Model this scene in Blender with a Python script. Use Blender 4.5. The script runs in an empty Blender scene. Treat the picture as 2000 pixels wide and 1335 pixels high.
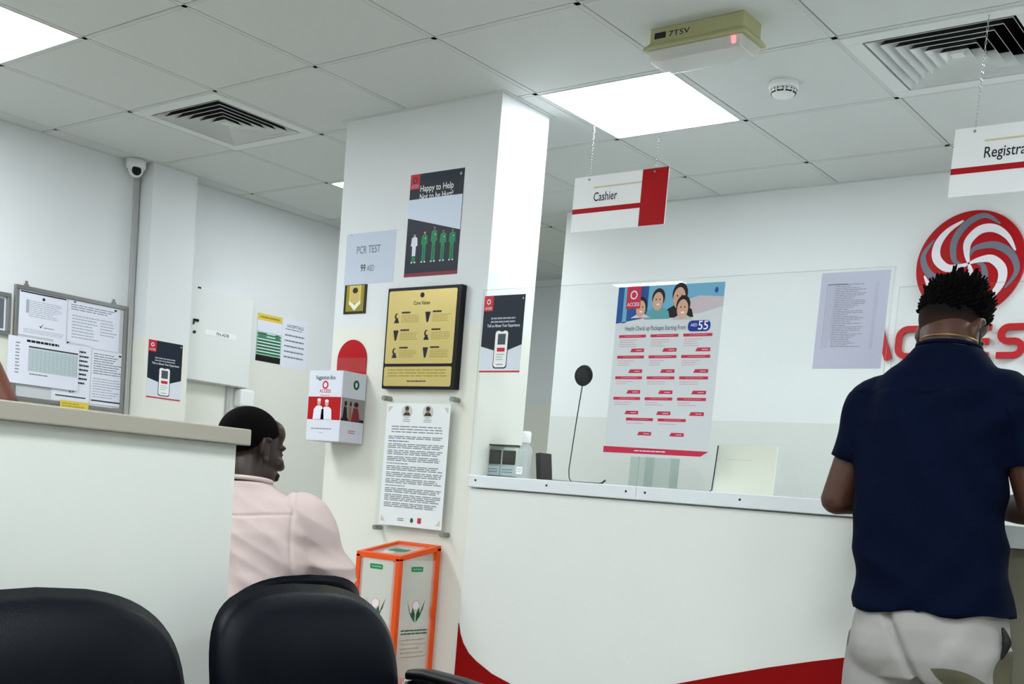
import bpy, bmesh, math, random
import numpy as np
from mathutils import Vector, Matrix, noise
C = bpy.context.scene.collection
scn = bpy.context.scene
PI = math.pi
random.seed(7)

# ------------------------------------------------------------------ camera
H = 2.67                                   # ceiling height
cam_d = bpy.data.cameras.new('camera')
cam = bpy.data.objects.new('camera', cam_d); C.objects.link(cam)
cam_d.sensor_fit = 'HORIZONTAL'; cam_d.sensor_width = 36
cam_d.lens = 36 * 2227.19 / 2000
cam_d.shift_x = (1000 - 941.95) / 2000
cam_d.shift_y = (1180.94 - 667.5) / 2000
cam_d.clip_start = 0.05
yw, pt_, rl = math.radians(-38.2303), math.radians(-5.6108), math.radians(4.6869)
fw = Vector((math.sin(yw) * math.cos(pt_), math.cos(yw) * math.cos(pt_), math.sin(pt_)))
r0 = Vector((math.cos(yw), -math.sin(yw), 0)); u0 = r0.cross(fw)
rr = math.cos(rl) * r0 + math.sin(rl) * u0
uu = -math.sin(rl) * r0 + math.cos(rl) * u0
M = Matrix((rr, uu, -fw)).transposed().to_4x4()
M.translation = (4.6145, -2.4429, 1.121)
cam.matrix_world = M
scn.camera = cam
# ------------------------------------------------------------------ world, exposure
w = bpy.data.worlds.new('world'); scn.world = w; w.use_nodes = True
w.node_tree.nodes['Background'].inputs[0].default_value = (.8, .85, .9, 1)
w.node_tree.nodes['Background'].inputs[1].default_value = 0.05
vs = scn.view_settings
vs.view_transform = 'Standard'; vs.look = 'None'; vs.gamma = 1; vs.use_curve_mapping = False
vs.exposure = 0.74
LAMP = 20.0                                # full strength of a ceiling panel
try:
    scn.cycles.max_bounces = 10; scn.cycles.diffuse_bounces = 6; scn.cycles.transparent_max_bounces = 24
    scn.cycles.use_denoising = True
except Exception: pass

# ------------------------------------------------------------------ materials
def lin(c):
    return tuple(((x / 255) / 12.92 if x <= 10 else (((x / 255) + .055) / 1.055) ** 2.4) for x in c) + (1,)
MATS = {}
def mat(name, rgb, rough=.5, metal=0, bump=0, bscale=200, vary=0, vscale=6, spec=.22, coat=0, sss=0):
    if name in MATS: return MATS[name]
    m = bpy.data.materials.new(name); m.use_nodes = True; MATS[name] = m
    nt = m.node_tree; b = nt.nodes['Principled BSDF']
    b.inputs['Base Color'].default_value = lin(rgb)
    b.inputs['Roughness'].default_value = rough; b.inputs['Metallic'].default_value = metal
    b.inputs['Specular IOR Level'].default_value = spec
    if coat: b.inputs['Coat Weight'].default_value = coat; b.inputs['Coat Roughness'].default_value = .15
    if vary or bump:
        tc = nt.nodes.new('ShaderNodeTexCoord')
    if vary:
        n = nt.nodes.new('ShaderNodeTexNoise'); n.inputs['Scale'].default_value = vscale; n.inputs['Detail'].default_value = 5
        nt.links.new(tc.outputs['Object'], n.inputs['Vector'])
        mx = nt.nodes.new('ShaderNodeMixRGB'); c = lin(rgb)
        mx.inputs[1].default_value = tuple(x * (1 - vary) for x in c[:3]) + (1,)
        mx.inputs[2].default_value = tuple(min(1, x * (1 + vary)) for x in c[:3]) + (1,)
        nt.links.new(n.outputs['Fac'], mx.inputs[0]); nt.links.new(mx.outputs[0], b.inputs['Base Color'])
    if bump:
        n2 = nt.nodes.new('ShaderNodeTexNoise'); n2.inputs['Scale'].default_value = bscale; n2.inputs['Detail'].default_value = 3
        nt.links.new(tc.outputs['Object'], n2.inputs['Vector'])
        bp = nt.nodes.new('ShaderNodeBump'); bp.inputs['Strength'].default_value = bump; bp.inputs['Distance'].default_value = .002
        nt.links.new(n2.outputs['Fac'], bp.inputs['Height']); nt.links.new(bp.outputs[0], b.inputs['Normal'])
    return m
def emat(name, rgb, s):
    m = bpy.data.materials.new(name); m.use_nodes = True; MATS[name] = m
    b = m.node_tree.nodes['Principled BSDF']
    b.inputs['Base Color'].default_value = lin(rgb)
    b.inputs['Emission Color'].default_value = lin(rgb); b.inputs['Emission Strength'].default_value = s
    return m
def glassmat(name, tint, refl=1.0, rough=0.0, milky=0.0):
    m = bpy.data.materials.new(name); m.use_nodes = True; MATS[name] = m
    nt = m.node_tree; nt.nodes.clear()
    o = nt.nodes.new('ShaderNodeOutputMaterial'); t = nt.nodes.new('ShaderNodeBsdfTransparent')
    t.inputs[0].default_value = tint
    g = nt.nodes.new('ShaderNodeBsdfGlossy'); g.inputs['Roughness'].default_value = rough
    f = nt.nodes.new('ShaderNodeFresnel'); f.inputs[0].default_value = 1.45
    k = nt.nodes.new('ShaderNodeMath'); k.operation = 'MULTIPLY'; k.inputs[1].default_value = refl
    x = nt.nodes.new('ShaderNodeMixShader')
    ge = nt.nodes.new('ShaderNodeNewGeometry'); iv = nt.nodes.new('ShaderNodeMath'); iv.operation = 'SUBTRACT'; iv.inputs[0].default_value = 1
    k2 = nt.nodes.new('ShaderNodeMath'); k2.operation = 'MULTIPLY'
    nt.links.new(ge.outputs['Backfacing'], iv.inputs[1]); nt.links.new(iv.outputs[0], k2.inputs[0]); nt.links.new(k.outputs[0], k2.inputs[1])
    nt.links.new(f.outputs[0], k.inputs[0]); nt.links.new(k2.outputs[0], x.inputs[0])
    nt.links.new(t.outputs[0], x.inputs[1]); nt.links.new(g.outputs[0], x.inputs[2])
    last = x
    if milky:
        d = nt.nodes.new('ShaderNodeBsdfDiffuse'); d.inputs[0].default_value = (.85, .87, .86, 1)
        y = nt.nodes.new('ShaderNodeMixShader'); y.inputs[0].default_value = milky
        nt.links.new(x.outputs[0], y.inputs[1]); nt.links.new(d.outputs[0], y.inputs[2]); last = y
    nt.links.new(last.outputs[0], o.inputs[0])
    return m
def wallmat(name, upper, lower, zline):
    m = mat(name, upper, .55, bump=.15, bscale=90)
    nt = m.node_tree; b = nt.nodes['Principled BSDF']
    g = nt.nodes.new('ShaderNodeNewGeometry'); s = nt.nodes.new('ShaderNodeSeparateXYZ')
    nt.links.new(g.outputs['Position'], s.inputs[0])
    c = nt.nodes.new('ShaderNodeMath'); c.operation = 'GREATER_THAN'; c.inputs[1].default_value = zline
    nt.links.new(s.outputs['Z'], c.inputs[0])
    n = nt.nodes.new('ShaderNodeTexNoise'); n.inputs['Scale'].default_value = 1.3
    mx = nt.nodes.new('ShaderNodeMixRGB'); mx.inputs[1].default_value = lin(lower); mx.inputs[2].default_value = lin(upper)
    nt.links.new(c.outputs[0], mx.inputs[0])
    hs = nt.nodes.new('ShaderNodeHueSaturation'); mr = nt.nodes.new('ShaderNodeMapRange')
    mr.inputs[3].default_value = .97; mr.inputs[4].default_value = 1.02
    nt.links.new(n.outputs['Fac'], mr.inputs[0]); nt.links.new(mr.outputs[0], hs.inputs['Value'])
    nt.links.new(mx.outputs[0], hs.inputs['Color']); nt.links.new(hs.outputs[0], b.inputs['Base Color'])
    return m

m_wall = wallmat('wall_paint', (222, 226, 228), (226, 227, 218), 1.785)
m_back = wallmat('back_wall_paint', (230, 234, 234), (218, 222, 218), 1.572)
m_ceil = mat('ceiling_tile_board', (214, 218, 216), .85, bump=.3, bscale=260, vary=.012, vscale=2)
m_bar = mat('ceiling_bar_paint', (206, 210, 208), .5)
m_dark = mat('void_black', (12, 13, 14), .8)
m_floor = mat('floor_tile', (150, 148, 142), .3, vary=.05, vscale=3)
m_white = mat('white_plastic', (232, 234, 234), .4)
m_offw = mat('powder_white', (222, 226, 224), .4)
m_counter = mat('counter_laminate', (226, 230, 226), .35, vary=.01)
m_ledge = mat('ledge_white', (222, 228, 232), .3)
m_olive = mat('olive_laminate', (128, 126, 112), .45)
m_red = mat('sign_red', (172, 2, 16), .45, spec=.2)
m_redp = mat('panel_red', (138, 0, 2), .5, spec=.15)
m_cap = mat('taupe_cap', (158, 154, 144), .45, vary=.03)
m_part = mat('partition_laminate', (212, 216, 211), .5, vary=.01)
m_leather = mat('navy_black_leather', (2, 6, 14), .36, bump=.35, bscale=420, spec=.09)
m_chrome = mat('chrome', (200, 202, 205), .18, metal=1)
m_steel = mat('brushed_steel', (150, 150, 148), .35, metal=1)
m_blackp = mat('black_plastic', (7, 7, 9), .45, spec=.25)
m_foam = mat('black_foam', (8, 8, 10), .95, bump=.6, bscale=500)
m_paper = mat('paper_white', (222, 226, 238), .7)
m_paperw = mat('paper_warm_white', (236, 238, 240), .6)
m_ink = mat('ink_dark', (40, 42, 50), .7)
m_grey = mat('ink_grey', (120, 124, 134), .7)
m_lgrey = mat('ink_light_grey', (168, 172, 184), .7)
m_navy = mat('poster_navy', (27, 36, 50), .45)
m_pred = mat('poster_red', (196, 40, 54), .45)
m_pink = mat('poster_crimson', (196, 44, 76), .45)
m_mar = mat('poster_maroon', (128, 44, 54), .45)
m_gold = mat('brushed_gold', (196, 178, 116), .38, metal=.55, bump=.1, bscale=300)
m_goldd = mat('dull_gold', (150, 138, 52), .45)
m_gdark = mat('picture_dark_olive', (42, 42, 22), .5)
m_green = mat('print_green', (36, 132, 88), .5)
m_dgreen = mat('print_dark_green', (20, 92, 58), .5)
m_lgreen = mat('print_pale_green', (140, 186, 156), .5)
m_orange = mat('orange_powder_coat', (226, 84, 26), .4)
m_skyb = mat('print_sky_blue', (112, 172, 204), .5)
m_blue = mat('print_blue', (34, 84, 150), .5)
m_dblue = mat('print_royal_blue', (26, 52, 146), .45)
m_skinp = mat('print_skin', (206, 164, 142), .5)
m_skinp2 = mat('print_skin_dark', (150, 108, 84), .5)
m_hairp = mat('print_black', (26, 24, 28), .5)
m_yel = mat('print_yellow', (222, 196, 84), .5)
m_teal = mat('print_teal', (92, 160, 168), .5)
m_cream = mat('cream_card', (232, 234, 218), .6)
m_em = mat('aged_cream_plastic', (176, 176, 134), .45, vary=.06, vscale=15)
m_panel = emat('panel_light', (245, 250, 253), LAMP)
m_panel2 = emat('panel_light_dimmed', (245, 250, 253), LAMP * .5)  # weaker copy, dimmed to hold down brightness on the pillar and nearby walls
m_led = emat('pink_led', (255, 120, 130), 1.2)
g_clear = glassmat('clear_acrylic', (.985, .992, .992, 1), 1.0)
g_edge = glassmat('acrylic_edge', (.86, .9, .89, 1), 1.0, .05)
g_milk = glassmat('prismatic_lens', (.92, .92, .9, 1), 1.2, .2, .45)
g_box = glassmat('clear_box_sheet', (.97, .98, .97, 1), 1.0, .05, .2)

# ------------------------------------------------------------------ object helpers
def finish(name, bm, mats, parent=None, smooth=False, bevel=0, loc=None, rot=None, auto=None):
    me = bpy.data.meshes.new(name); bm.normal_update(); bm.to_mesh(me); bm.free()
    if not isinstance(mats, (list, tuple)): mats = [mats]
    for x in mats: me.materials.append(x)
    o = bpy.data.objects.new(name, me); C.objects.link(o)
    if smooth:
        me.polygons.foreach_set('use_smooth', [True] * len(me.polygons))
    if bevel:
        b = o.modifiers.new('bevel', 'BEVEL'); b.width = bevel; b.segments = 2; b.limit_method = 'ANGLE'
    if loc: o.location = loc
    if rot: o.rotation_euler = rot
    if parent: o.parent = parent
    return o
def tag(o, label, cat, group=None):
    o['label'] = label; o['category'] = cat
    if group: o['group'] = group
    return o
def thing(name, loc, label, cat, group=None, rotz=0):
    o = bpy.data.objects.new(name, None); C.objects.link(o)
    o.location = loc; o.rotation_euler = (0, 0, rotz); o.empty_display_size = .1
    return tag(o, label, cat, group)
def struct(o): o['kind'] = 'structure'; return o
def box(bm, x0, y0, z0, x1, y1, z1, mi=0):
    v = [bm.verts.new(p) for p in ((x0,y0,z0),(x1,y0,z0),(x1,y1,z0),(x0,y1,z0),(x0,y0,z1),(x1,y0,z1),(x1,y1,z1),(x0,y1,z1))]
    for f in ((0,3,2,1),(4,5,6,7),(0,1,5,4),(1,2,6,5),(2,3,7,6),(3,0,4,7)):
        bm.faces.new([v[i] for i in f]).material_index = mi
def tube(bm, pts, r, n=10, mi=0, cap=True):
    pts = [Vector(p) for p in pts]; rs = r if isinstance(r, (list, tuple)) else [r] * len(pts)
    rings = []; side = None
    for i, p in enumerate(pts):
        t = (pts[min(i+1, len(pts)-1)] - pts[max(i-1, 0)]).normalized()
        if side is None:
            side = t.cross(Vector((0, 0, 1)))
            if side.length < .1: side = t.cross(Vector((1, 0, 0)))
        side = (side - t * side.dot(t)).normalized(); up = side.cross(t)
        rings.append([bm.verts.new(p + (math.cos(a) * side + math.sin(a) * up) * rs[i]) for a in (2 * PI * k / n for k in range(n))])
    for a, b in zip(rings, rings[1:]):
        for k in range(n):
            bm.faces.new((a[k], a[(k+1) % n], b[(k+1) % n], b[k])).material_index = mi
    if cap:
        bm.faces.new(rings[0][::-1]).material_index = mi; bm.faces.new(rings[-1]).material_index = mi
def lathe(bm, prof, n=32, mi=0, mx=None):
    rings = []
    for r, z in prof:
        rings.append([bm.verts.new((r * math.cos(a), r * math.sin(a), z)) for a in (2 * PI * k / n for k in range(n))])
    for a, b in zip(rings, rings[1:]):
        for k in range(n): bm.faces.new((a[k], a[(k+1) % n], b[(k+1) % n], b[k])).material_index = mi
    bm.faces.new(rings[0][::-1]).material_index = mi; bm.faces.new(rings[-1]).material_index = mi
    if mx: bmesh.ops.transform(bm, matrix=mx, verts=[v for r in rings for v in r])
def extr(bm, pts, z0, z1, mi=0):
    """closed outline pts (x, y) counter-clockwise extruded z0..z1"""
    a = [bm.verts.new((x, y, z0)) for x, y in pts]; b = [bm.verts.new((x, y, z1)) for x, y in pts]
    bm.faces.new(a[::-1]).material_index = mi; bm.faces.new(b).material_index = mi
    n = len(pts)
    for k in range(n): bm.faces.new((a[k], a[(k+1) % n], b[(k+1) % n], b[k])).material_index = mi
def cbox(name, x0, y0, z0, x1, y1, z1, m, parent=None, bevel=0):
    bm = bmesh.new(); box(bm, x0, y0, z0, x1, y1, z1); return finish(name, bm, m, parent, bevel=bevel)

# text outlines as mesh data
_tc = {}
def text_data(s):
    if s in _tc: return _tc[s]
    cu = bpy.data.curves.new('t', 'FONT'); cu.body = s; cu.size = 1; cu.resolution_u = 3; cu.offset = .008
    o = bpy.data.objects.new('t', cu); C.objects.link(o)
    me = bpy.data.meshes.new_from_object(o.evaluated_get(bpy.context.evaluated_depsgraph_get()))
    vs_ = [(v.co.x, v.co.y) for v in me.vertices]; fs = [list(p.vertices) for p in me.polygons]
    bpy.data.objects.remove(o); bpy.data.curves.remove(cu); bpy.data.meshes.remove(me)
    _tc[s] = (vs_, fs); return _tc[s]

FY, FX = (PI / 2, 0, 0), (PI / 2, 0, PI / 2)       # sheets that face -Y (room side) and +X
class Sheet:
    """A printed sheet: local x across, y up, normal z; all prints stay in its one mesh."""
    def __init__(s, w, h, base, t=.0012, r=0):
        s.bm = bmesh.new(); s.w, s.h = w, h; s.m = [base]; s.z = t
        if r: extr(s.bm, rrect(0, 0, w, h, r), 0, t)
        else: box(s.bm, 0, 0, 0, w, h, t)
    def mi(s, m):
        if m not in s.m: s.m.append(m)
        return s.m.index(m)
    def poly(s, pts, m, dz=.0003, norm=True):
        if norm: pts = [(x * s.w, y * s.h) for x, y in pts]
        f = s.bm.faces.new([s.bm.verts.new((x, y, s.z + dz)) for x, y in pts]); f.normal_update()
        if f.normal.z < 0: f.normal_flip()
        f.material_index = s.mi(m)
    def rect(s, x0, y0, x1, y1, m, dz=.0003): s.poly([(x0, y0), (x1, y0), (x1, y1), (x0, y1)], m, dz)
    def ell(s, cx, cy, rx, ry, m, dz=.0006, n=24, a0=0, a1=2 * PI):
        full = abs(a1 - a0 - 2 * PI) < 1e-6
        s.poly([(cx + rx * math.cos(a0 + (a1 - a0) * k / (n if full else n - 1)), cy + ry * math.sin(a0 + (a1 - a0) * k / (n if full else n - 1))) for k in range(n)], m, dz)
    def text(s, t, x, y, size, m, width=None, dz=.0006, al='l'):
        """size = letter size in metres; x, y normalised; width normalised squeezes to fit"""
        v, f = text_data(t); xs = [a for a, b in v]; x0, x1 = min(xs), max(xs)
        sx = size if width is None else width * s.w / max(x1 - x0, 1e-6)
        off = {'l': 0, 'c': -.5, 'r': -1}[al] * (x1 - x0) * sx
        k = s.mi(m)
        nv = [s.bm.verts.new((x * s.w + off + (a - x0) * sx, y * s.h + b * size, s.z + dz)) for a, b in v]
        for q in f:
            try: s.bm.faces.new([nv[i] for i in q]).material_index = k
            except ValueError: pass
    def lines(s, x0, x1, y0, y1, n, m, th=.35, rag=.3, dz=.0004, words=True):
        """rows of small print"""
        st = (y1 - y0) / max(n, 1)
        for i in range(n):
            yy = y1 - st * (i + .5); xe = x1 - (random.random() ** 2) * rag * (x1 - x0); x = x0
            while x < xe:
                wd = random.uniform(.06, .2) * (x1 - x0) if words else xe - x
                e = min(x + wd, xe)
                s.rect(x, yy - st * th / 2, e, yy + st * th / 2, m, dz); x = e + .018 * (x1 - x0)
    def done(s, name, loc, rot, parent=None): return finish(name, s.bm, s.m, parent, loc=loc, rot=rot)
def rrect(x0, y0, x1, y1, r, n=5):
    out = []
    for cx, cy, a in ((x1 - r, y1 - r, 0), (x0 + r, y1 - r, PI/2), (x0 + r, y0 + r, PI), (x1 - r, y0 + r, 1.5 * PI)):
        out += [(cx + r * math.cos(a + k * PI / 2 / n), cy + r * math.sin(a + k * PI / 2 / n)) for k in range(n + 1)]
    return out

# ================================================================== THE ROOM
X0, X1, Y0, YB, YF = -.72, 6.2, -4.4, 2.75, 4.3
o = struct(cbox('floor', X0 - .2, Y0 - .2, -.1, X1 + .2, YF + .2, 0, m_floor))
struct(cbox('wall_left', X0 - .15, Y0, 0, X0, YF, H + .1, m_wall))
struct(cbox('wall_back', .89, YB, 0, X1, YB + .12, H + .1, m_back))
struct(cbox('wall_corridor_end', X0, YF, 0, X1, YF + .12, H + .1, m_wall))
struct(cbox('wall_right', X1, Y0, 0, X1 + .12, YF, H + .1, m_wall))
struct(cbox('wall_front', X0, Y0 - .12, 0, X1, Y0, H + .1, m_wall))
struct(cbox('wall_pillar_main', .85, 1.117, 0, 1.705, 1.43, H, m_wall))
struct(cbox('wall_pillar_corner', X0, 1.155, 0, -.60, 1.43, H, m_wall))
# false ceiling: boards laid between T bars, with the reveal of each board open on two sides
LIGHTS = [(3, 2), (0, -1), (0, 3), (3, -3), (6, -2), (6, -5), (0, -5), (7, 3), (9, -3), (6, 5)]  # unseen panels added to light the room, one behind counter for the back wall
VENTS = [(0, 1), (5, 2), (3, -5)]
bt, bb = bmesh.new(), bmesh.new()
hw = .010
for a in range(-2, 11):
    for b in range(-8, 8):
        if (a, b) in LIGHTS or (a, b) in VENTS: continue
        x0, x1 = max(a * .6 + hw + .0065, X0), min((a + 1) * .6 - hw, X1)
        y0, y1 = max(b * .6 + hw, Y0), min((b + 1) * .6 - hw - .0065, YF)
        if x1 - x0 < .01 or y1 - y0 < .01: continue
        box(bt, x0, y0, H, x1, y1, H + .018)
for a in range(-1, 11): box(bb, a * .6 - hw, Y0, H + .001, a * .6 + hw, YF, H + .03)
for b in range(-7, 8): box(bb, X0, b * .6 - hw, H + .001, X1, b * .6 + hw, H + .03)
for a in range(-1, 11): box(bb, a * .6 + hw, Y0, H + .0185, a * .6 + .022, YF, H + .0195, 1)  # dark strips behind the gaps stand in for shade in the reveals
for b in range(-7, 8): box(bb, X0, b * .6 - .022, H + .0187, X1, b * .6 - hw, H + .0197, 1)
struct(finish('ceiling', bt, m_ceil))
struct(finish('trim_1', bb, [m_bar, m_dark]))
struct(cbox('ceiling_void', X0, Y0, H + .16, X1, YF, H + .18, m_dark))
def edge_trim(n, x0, y0, x1, y1): struct(cbox('trim_%d' % n, x0, y0, H - .003, x1, y1, H + .0005, m_bar))
edge_trim(2, X0, Y0, X0 + .02, 1.155); edge_trim(3, X0, 1.43, X0 + .02, YF); edge_trim(4, .89, YB - .02, X1, YB)
edge_trim(5, .835, 1.099, 1.725, 1.117); edge_trim(6, 1.705, 1.117, 1.725, 1.45); edge_trim(7, .832, 1.117, .85, 1.45)
edge_trim(8, X0, 1.137, -.58, 1.155); edge_trim(9, -.60, 1.155, -.58, 1.43)

# ceiling light panels
def light_panel(a, b, label):
    cx, cy = a * .6 + .3, b * .6 + .3
    t = thing('ceiling_light', (cx, cy, H), label, 'ceiling light', 'square light panels in the ceiling')
    bm = bmesh.new(); s, i = .29, .282
    for q in ((-s, -s, s, -i), (-s, i, s, s), (-s, -i, -i, i), (i, -i, s, i)): box(bm, q[0], q[1], -.001, q[2], q[3], .03)
    finish('frame', bm, m_bar, t)
    bm = bmesh.new(); box(bm, -i, -i, .003, i, i, .012); finish('diffuser', bm, m_panel2 if (a, b) in ((3, 2), (0, 3)) else m_panel, t)
lab = {(3, 2): 'bright square ceiling light panel above the cashier sign', (0, -1): 'bright square ceiling light panel at the upper left, cut by the frame',
       (0, 3): 'ceiling light panel mostly hidden behind the white pillar, near the left wall'}
for a, b in LIGHTS: light_panel(a, b, lab.get((a, b), 'square ceiling light panel added outside the view to light the room'))

# air diffusers
def vent(a, b, label):
    cx, cy = a * .6 + .3, b * .6 + .3
    t = thing('air_vent', (cx, cy, H), label, 'air vent', 'square ceiling air vents')
    bm = bmesh.new(); s, i = .29, .235
    for q in ((-s, -s, s, -i), (-s, i, s, s), (-s, -i, -i, i), (i, -i, s, i)): box(bm, q[0], q[1], -.004, q[2], q[3], .01)
    finish('frame', bm, m_offw, t, bevel=.002)
    bm = bmesh.new()
    for q in ((-i, -i, i, -i + .004), (-i, i - .004, i, i), (-i, -i, -i + .004, i), (i - .004, -i, i, i)): box(bm, q[0], q[1], .01, q[2], q[3], .14)
    box(bm, -i, -i, .135, i, i, .14)
    finish('throat', bm, m_dark, t)
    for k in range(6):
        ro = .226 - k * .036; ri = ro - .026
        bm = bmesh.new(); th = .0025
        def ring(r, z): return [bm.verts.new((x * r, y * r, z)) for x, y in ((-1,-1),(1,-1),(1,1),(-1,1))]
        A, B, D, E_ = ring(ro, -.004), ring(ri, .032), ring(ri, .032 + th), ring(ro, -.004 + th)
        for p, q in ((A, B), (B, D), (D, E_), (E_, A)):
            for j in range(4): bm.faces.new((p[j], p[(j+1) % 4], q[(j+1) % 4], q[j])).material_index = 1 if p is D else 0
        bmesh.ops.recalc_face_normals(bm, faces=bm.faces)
        finish('louvre', bm, [m_offw, mat('louvre_back_shade', (52, 54, 56), .7)], t)  # upper blade faces coloured dark for the shade between louvres
    bm = bmesh.new(); box(bm, -.02, -.02, -.002, .02, .02, .03); finish('centre_plate', bm, m_offw, t)
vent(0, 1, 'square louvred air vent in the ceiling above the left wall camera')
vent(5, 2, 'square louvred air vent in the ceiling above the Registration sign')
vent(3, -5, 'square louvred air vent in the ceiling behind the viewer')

# smoke detector
t = thing('smoke_detector', (2.70, 1.49, H), 'round white smoke detector on the ceiling beside the light panel', 'smoke detector')
bm = bmesh.new(); lathe(bm, [(.052, 0), (.054, -.004), (.054, -.018), (.05, -.022)][::-1], 40); finish('base', bm, m_white, t, smooth=True, bevel=.001)
bm = bmesh.new(); lathe(bm, [(.046, -.022), (.046, -.034), (.036, -.046), (.018, -.05)][::-1], 40); finish('housing', bm, m_white, t, smooth=True)
bm = bmesh.new()
for k in range(9):
    a = 2 * PI * k / 9
    q = [(math.cos(a + d) * r, math.sin(a + d) * r, z) for d, r, z in ((-.26, .0475, -.027), (.26, .0475, -.027), (.26, .0445, -.040), (-.26, .0445, -.040))]
    q2 = [(x * .9, y * .9, z) for x, y, z in q]
    A = [bm.verts.new(p) for p in q]; B = [bm.verts.new(p) for p in q2]
    bm.faces.new(A); bm.faces.new(B[::-1])
    for j in range(4): bm.faces.new((A[j], A[(j+1) % 4], B[(j+1) % 4], B[j]))
finish('vents', bm, m_dark, t)

# emergency light
t = thing('emergency_light', (2.675, .935, H), 'yellowed box emergency light fixed to the ceiling, with a clear lens', 'emergency light')
bm = bmesh.new()
A = [(-.167, -.062, 0), (.167, -.062, 0), (.167, .062, 0), (-.167, .062, 0)]
B = [(-.167, -.062, -.045), (.167, -.062, -.045), (.167, .062, -.045), (-.167, .062, -.045)]
D = [(-.182, -.078, -.062), (.182, -.078, -.062), (.182, .078, -.062), (-.182, .078, -.062)]
E_ = [(-.182, -.078, -.07), (.182, -.078, -.07), (.182, .078, -.07), (-.182, .078, -.07)]
R = [[bm.verts.new(p) for p in q] for q in (A, B, D, E_)]
bm.faces.new(R[0]); bm.faces.new(R[3][::-1])
for p, q in zip(R, R[1:]):
    for j in range(4): bm.faces.new((p[j], q[j], q[(j+1) % 4], p[(j+1) % 4]))
finish('housing', bm, m_em, t, bevel=.003)
s = Sheet(.14, .03, m_em, .0006); s.rect(.0, .2, .3, .85, m_ink); s.text('7TSV', .38, .22, .024, m_ink, width=.55)
s.done('printed_label', (-.15, -.0625, -.041), FY, t)
bm = bmesh.new()
R = [[bm.verts.new(p) for p in q] for q in ([(-.17,-.07,-.0705),(.17,-.07,-.0705),(.17,.07,-.0705),(-.17,.07,-.0705)],
     [(-.162,-.06,-.105),(.162,-.06,-.105),(.162,.06,-.105),(-.162,.06,-.105)])]
bm.faces.new(R[0]); bm.faces.new(R[1][::-1])
for j in range(4): bm.faces.new((R[0][j], R[1][j], R[1][(j+1) % 4], R[0][(j+1) % 4]))
finish('lens', bm, g_milk, t, bevel=.004)
bm = bmesh.new(); lathe(bm, [(.007, -.09), (.008, -.085), (.008, -.072), (.007, -.068)], 14); finish('indicator_lamp', bm, m_led, t, loc=(.135, -.055, 0))
bm = bmesh.new(); tube(bm, [(-.14, 0, -.088), (.11, 0, -.088)], .008); finish('tube_lamp', bm, m_white, t, smooth=True)

# surveillance camera with its cable duct
t = thing('security_camera', (-.655, 1.085, 2.645), 'small white dome security camera in the corner above the cable duct', 'security camera')
d = (Vector((2.6, -1.2, -.9))).normalized(); q = d.to_track_quat('Z', 'Y').to_matrix().to_4x4()
bm = bmesh.new(); lathe(bm, [(.028, -.02), (.047, -.02), (.05, -.01), (.05, .022), (.04, .0245)], 32); finish('mount', bm, m_white, t, smooth=True)
bm = bmesh.new(); bmesh.ops.create_uvsphere(bm, u_segments=24, v_segments=16, radius=.038); bmesh.ops.translate(bm, vec=(0, 0, -.026), verts=bm.verts); finish('ball', bm, m_white, t, smooth=True)
bm = bmesh.new(); lathe(bm, [(.006, .040), (.021, .037), (.024, .030), (.024, .02)][::-1], 24, mx=Matrix.Translation((0, 0, -.026)) @ q); finish('lens', bm, m_blackp, t, smooth=True)
bm = bmesh.new(); box(bm, -.719, 1.118, 0, -.70, 1.143, 2.6); box(bm, -.7002, 1.1295, 0.001, -.698, 1.1315, 2.6)
tag(finish('cable_duct', bm, mat('grey_duct', (176, 178, 178), .5)), 'slim grey vertical cable duct running down from the security camera', 'cable duct')

# ================================================================== LEFT WALL
def on_left(name, y0, z0, y1, z1, base, label, cat, group=None, x=X0, t=.0012, r=0):
    s = Sheet(y1 - y0, z1 - z0, base, t, r); s._a = (name, (x, y0, z0), label, cat, group); return s
def put(s, rot=FX, parent=None, dx=0):
    n, loc, label, cat, g = s._a; o = s.done(n, loc, rot, parent)
    return tag(o, label, cat, g) if not parent else o
# notice board: frame, back, hangers
t = thing('notice_board', (X0, .8, 1.66), 'wide aluminium framed notice board on the left wall covered with sheets', 'notice board')
bm = bmesh.new(); box(bm, .001, -.302, -.262, .012, .302, .262); finish('backing', bm, mat('board_grey', (196, 200, 204), .6), t)
bm = bmesh.new()
for q in ((-.312, .255, .312, .275), (-.312, -.275, .312, -.255), (-.312, -.255, -.292, .255), (.292, -.255, .312, .255)): box(bm, .001, q[0], q[1], .02, q[2], q[3])
finish('frame', bm, m_steel, t, bevel=.002)
for yy in (-.25, .235):
    bm = bmesh.new(); box(bm, .002, yy - .012, .27, .008, yy + .012, .285); box(bm, .002, yy - .006, .285, .008, yy + .006, .3); finish('hanger', bm, m_steel, t)
XS = X0 + .0125
def sheetL(y0, z0, y1, z1, label, x=XS, base=m_paper, name='paper_notice'):
    return on_left(name, y0, z0, y1, z1, base, label, 'notice', 'sheets on the notice board', x=x)
s = sheetL(.512, 1.702, .765, 1.916, 'white certificate sheet at the top left of the notice board')
s.rect(.02, .945, .98, .975, m_ink); s.ell(.5, .86, .03, .035, m_ink); s.lines(.2, .9, .42, .8, 9, m_lgrey); s.rect(.14, .5, .2, .8, m_lgrey)
s.poly([(.42, .26), (.46, .2), (.52, .32), (.46, .24)], m_ink); s.lines(.52, .74, .2, .25, 1, m_grey, rag=0); s.lines(.1, .95, .05, .16, 3, m_lgrey); put(s)
s = sheetL(.772, 1.692, 1.07, 1.912, 'landscape white sheet pinned at the top right of the notice board')
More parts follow.
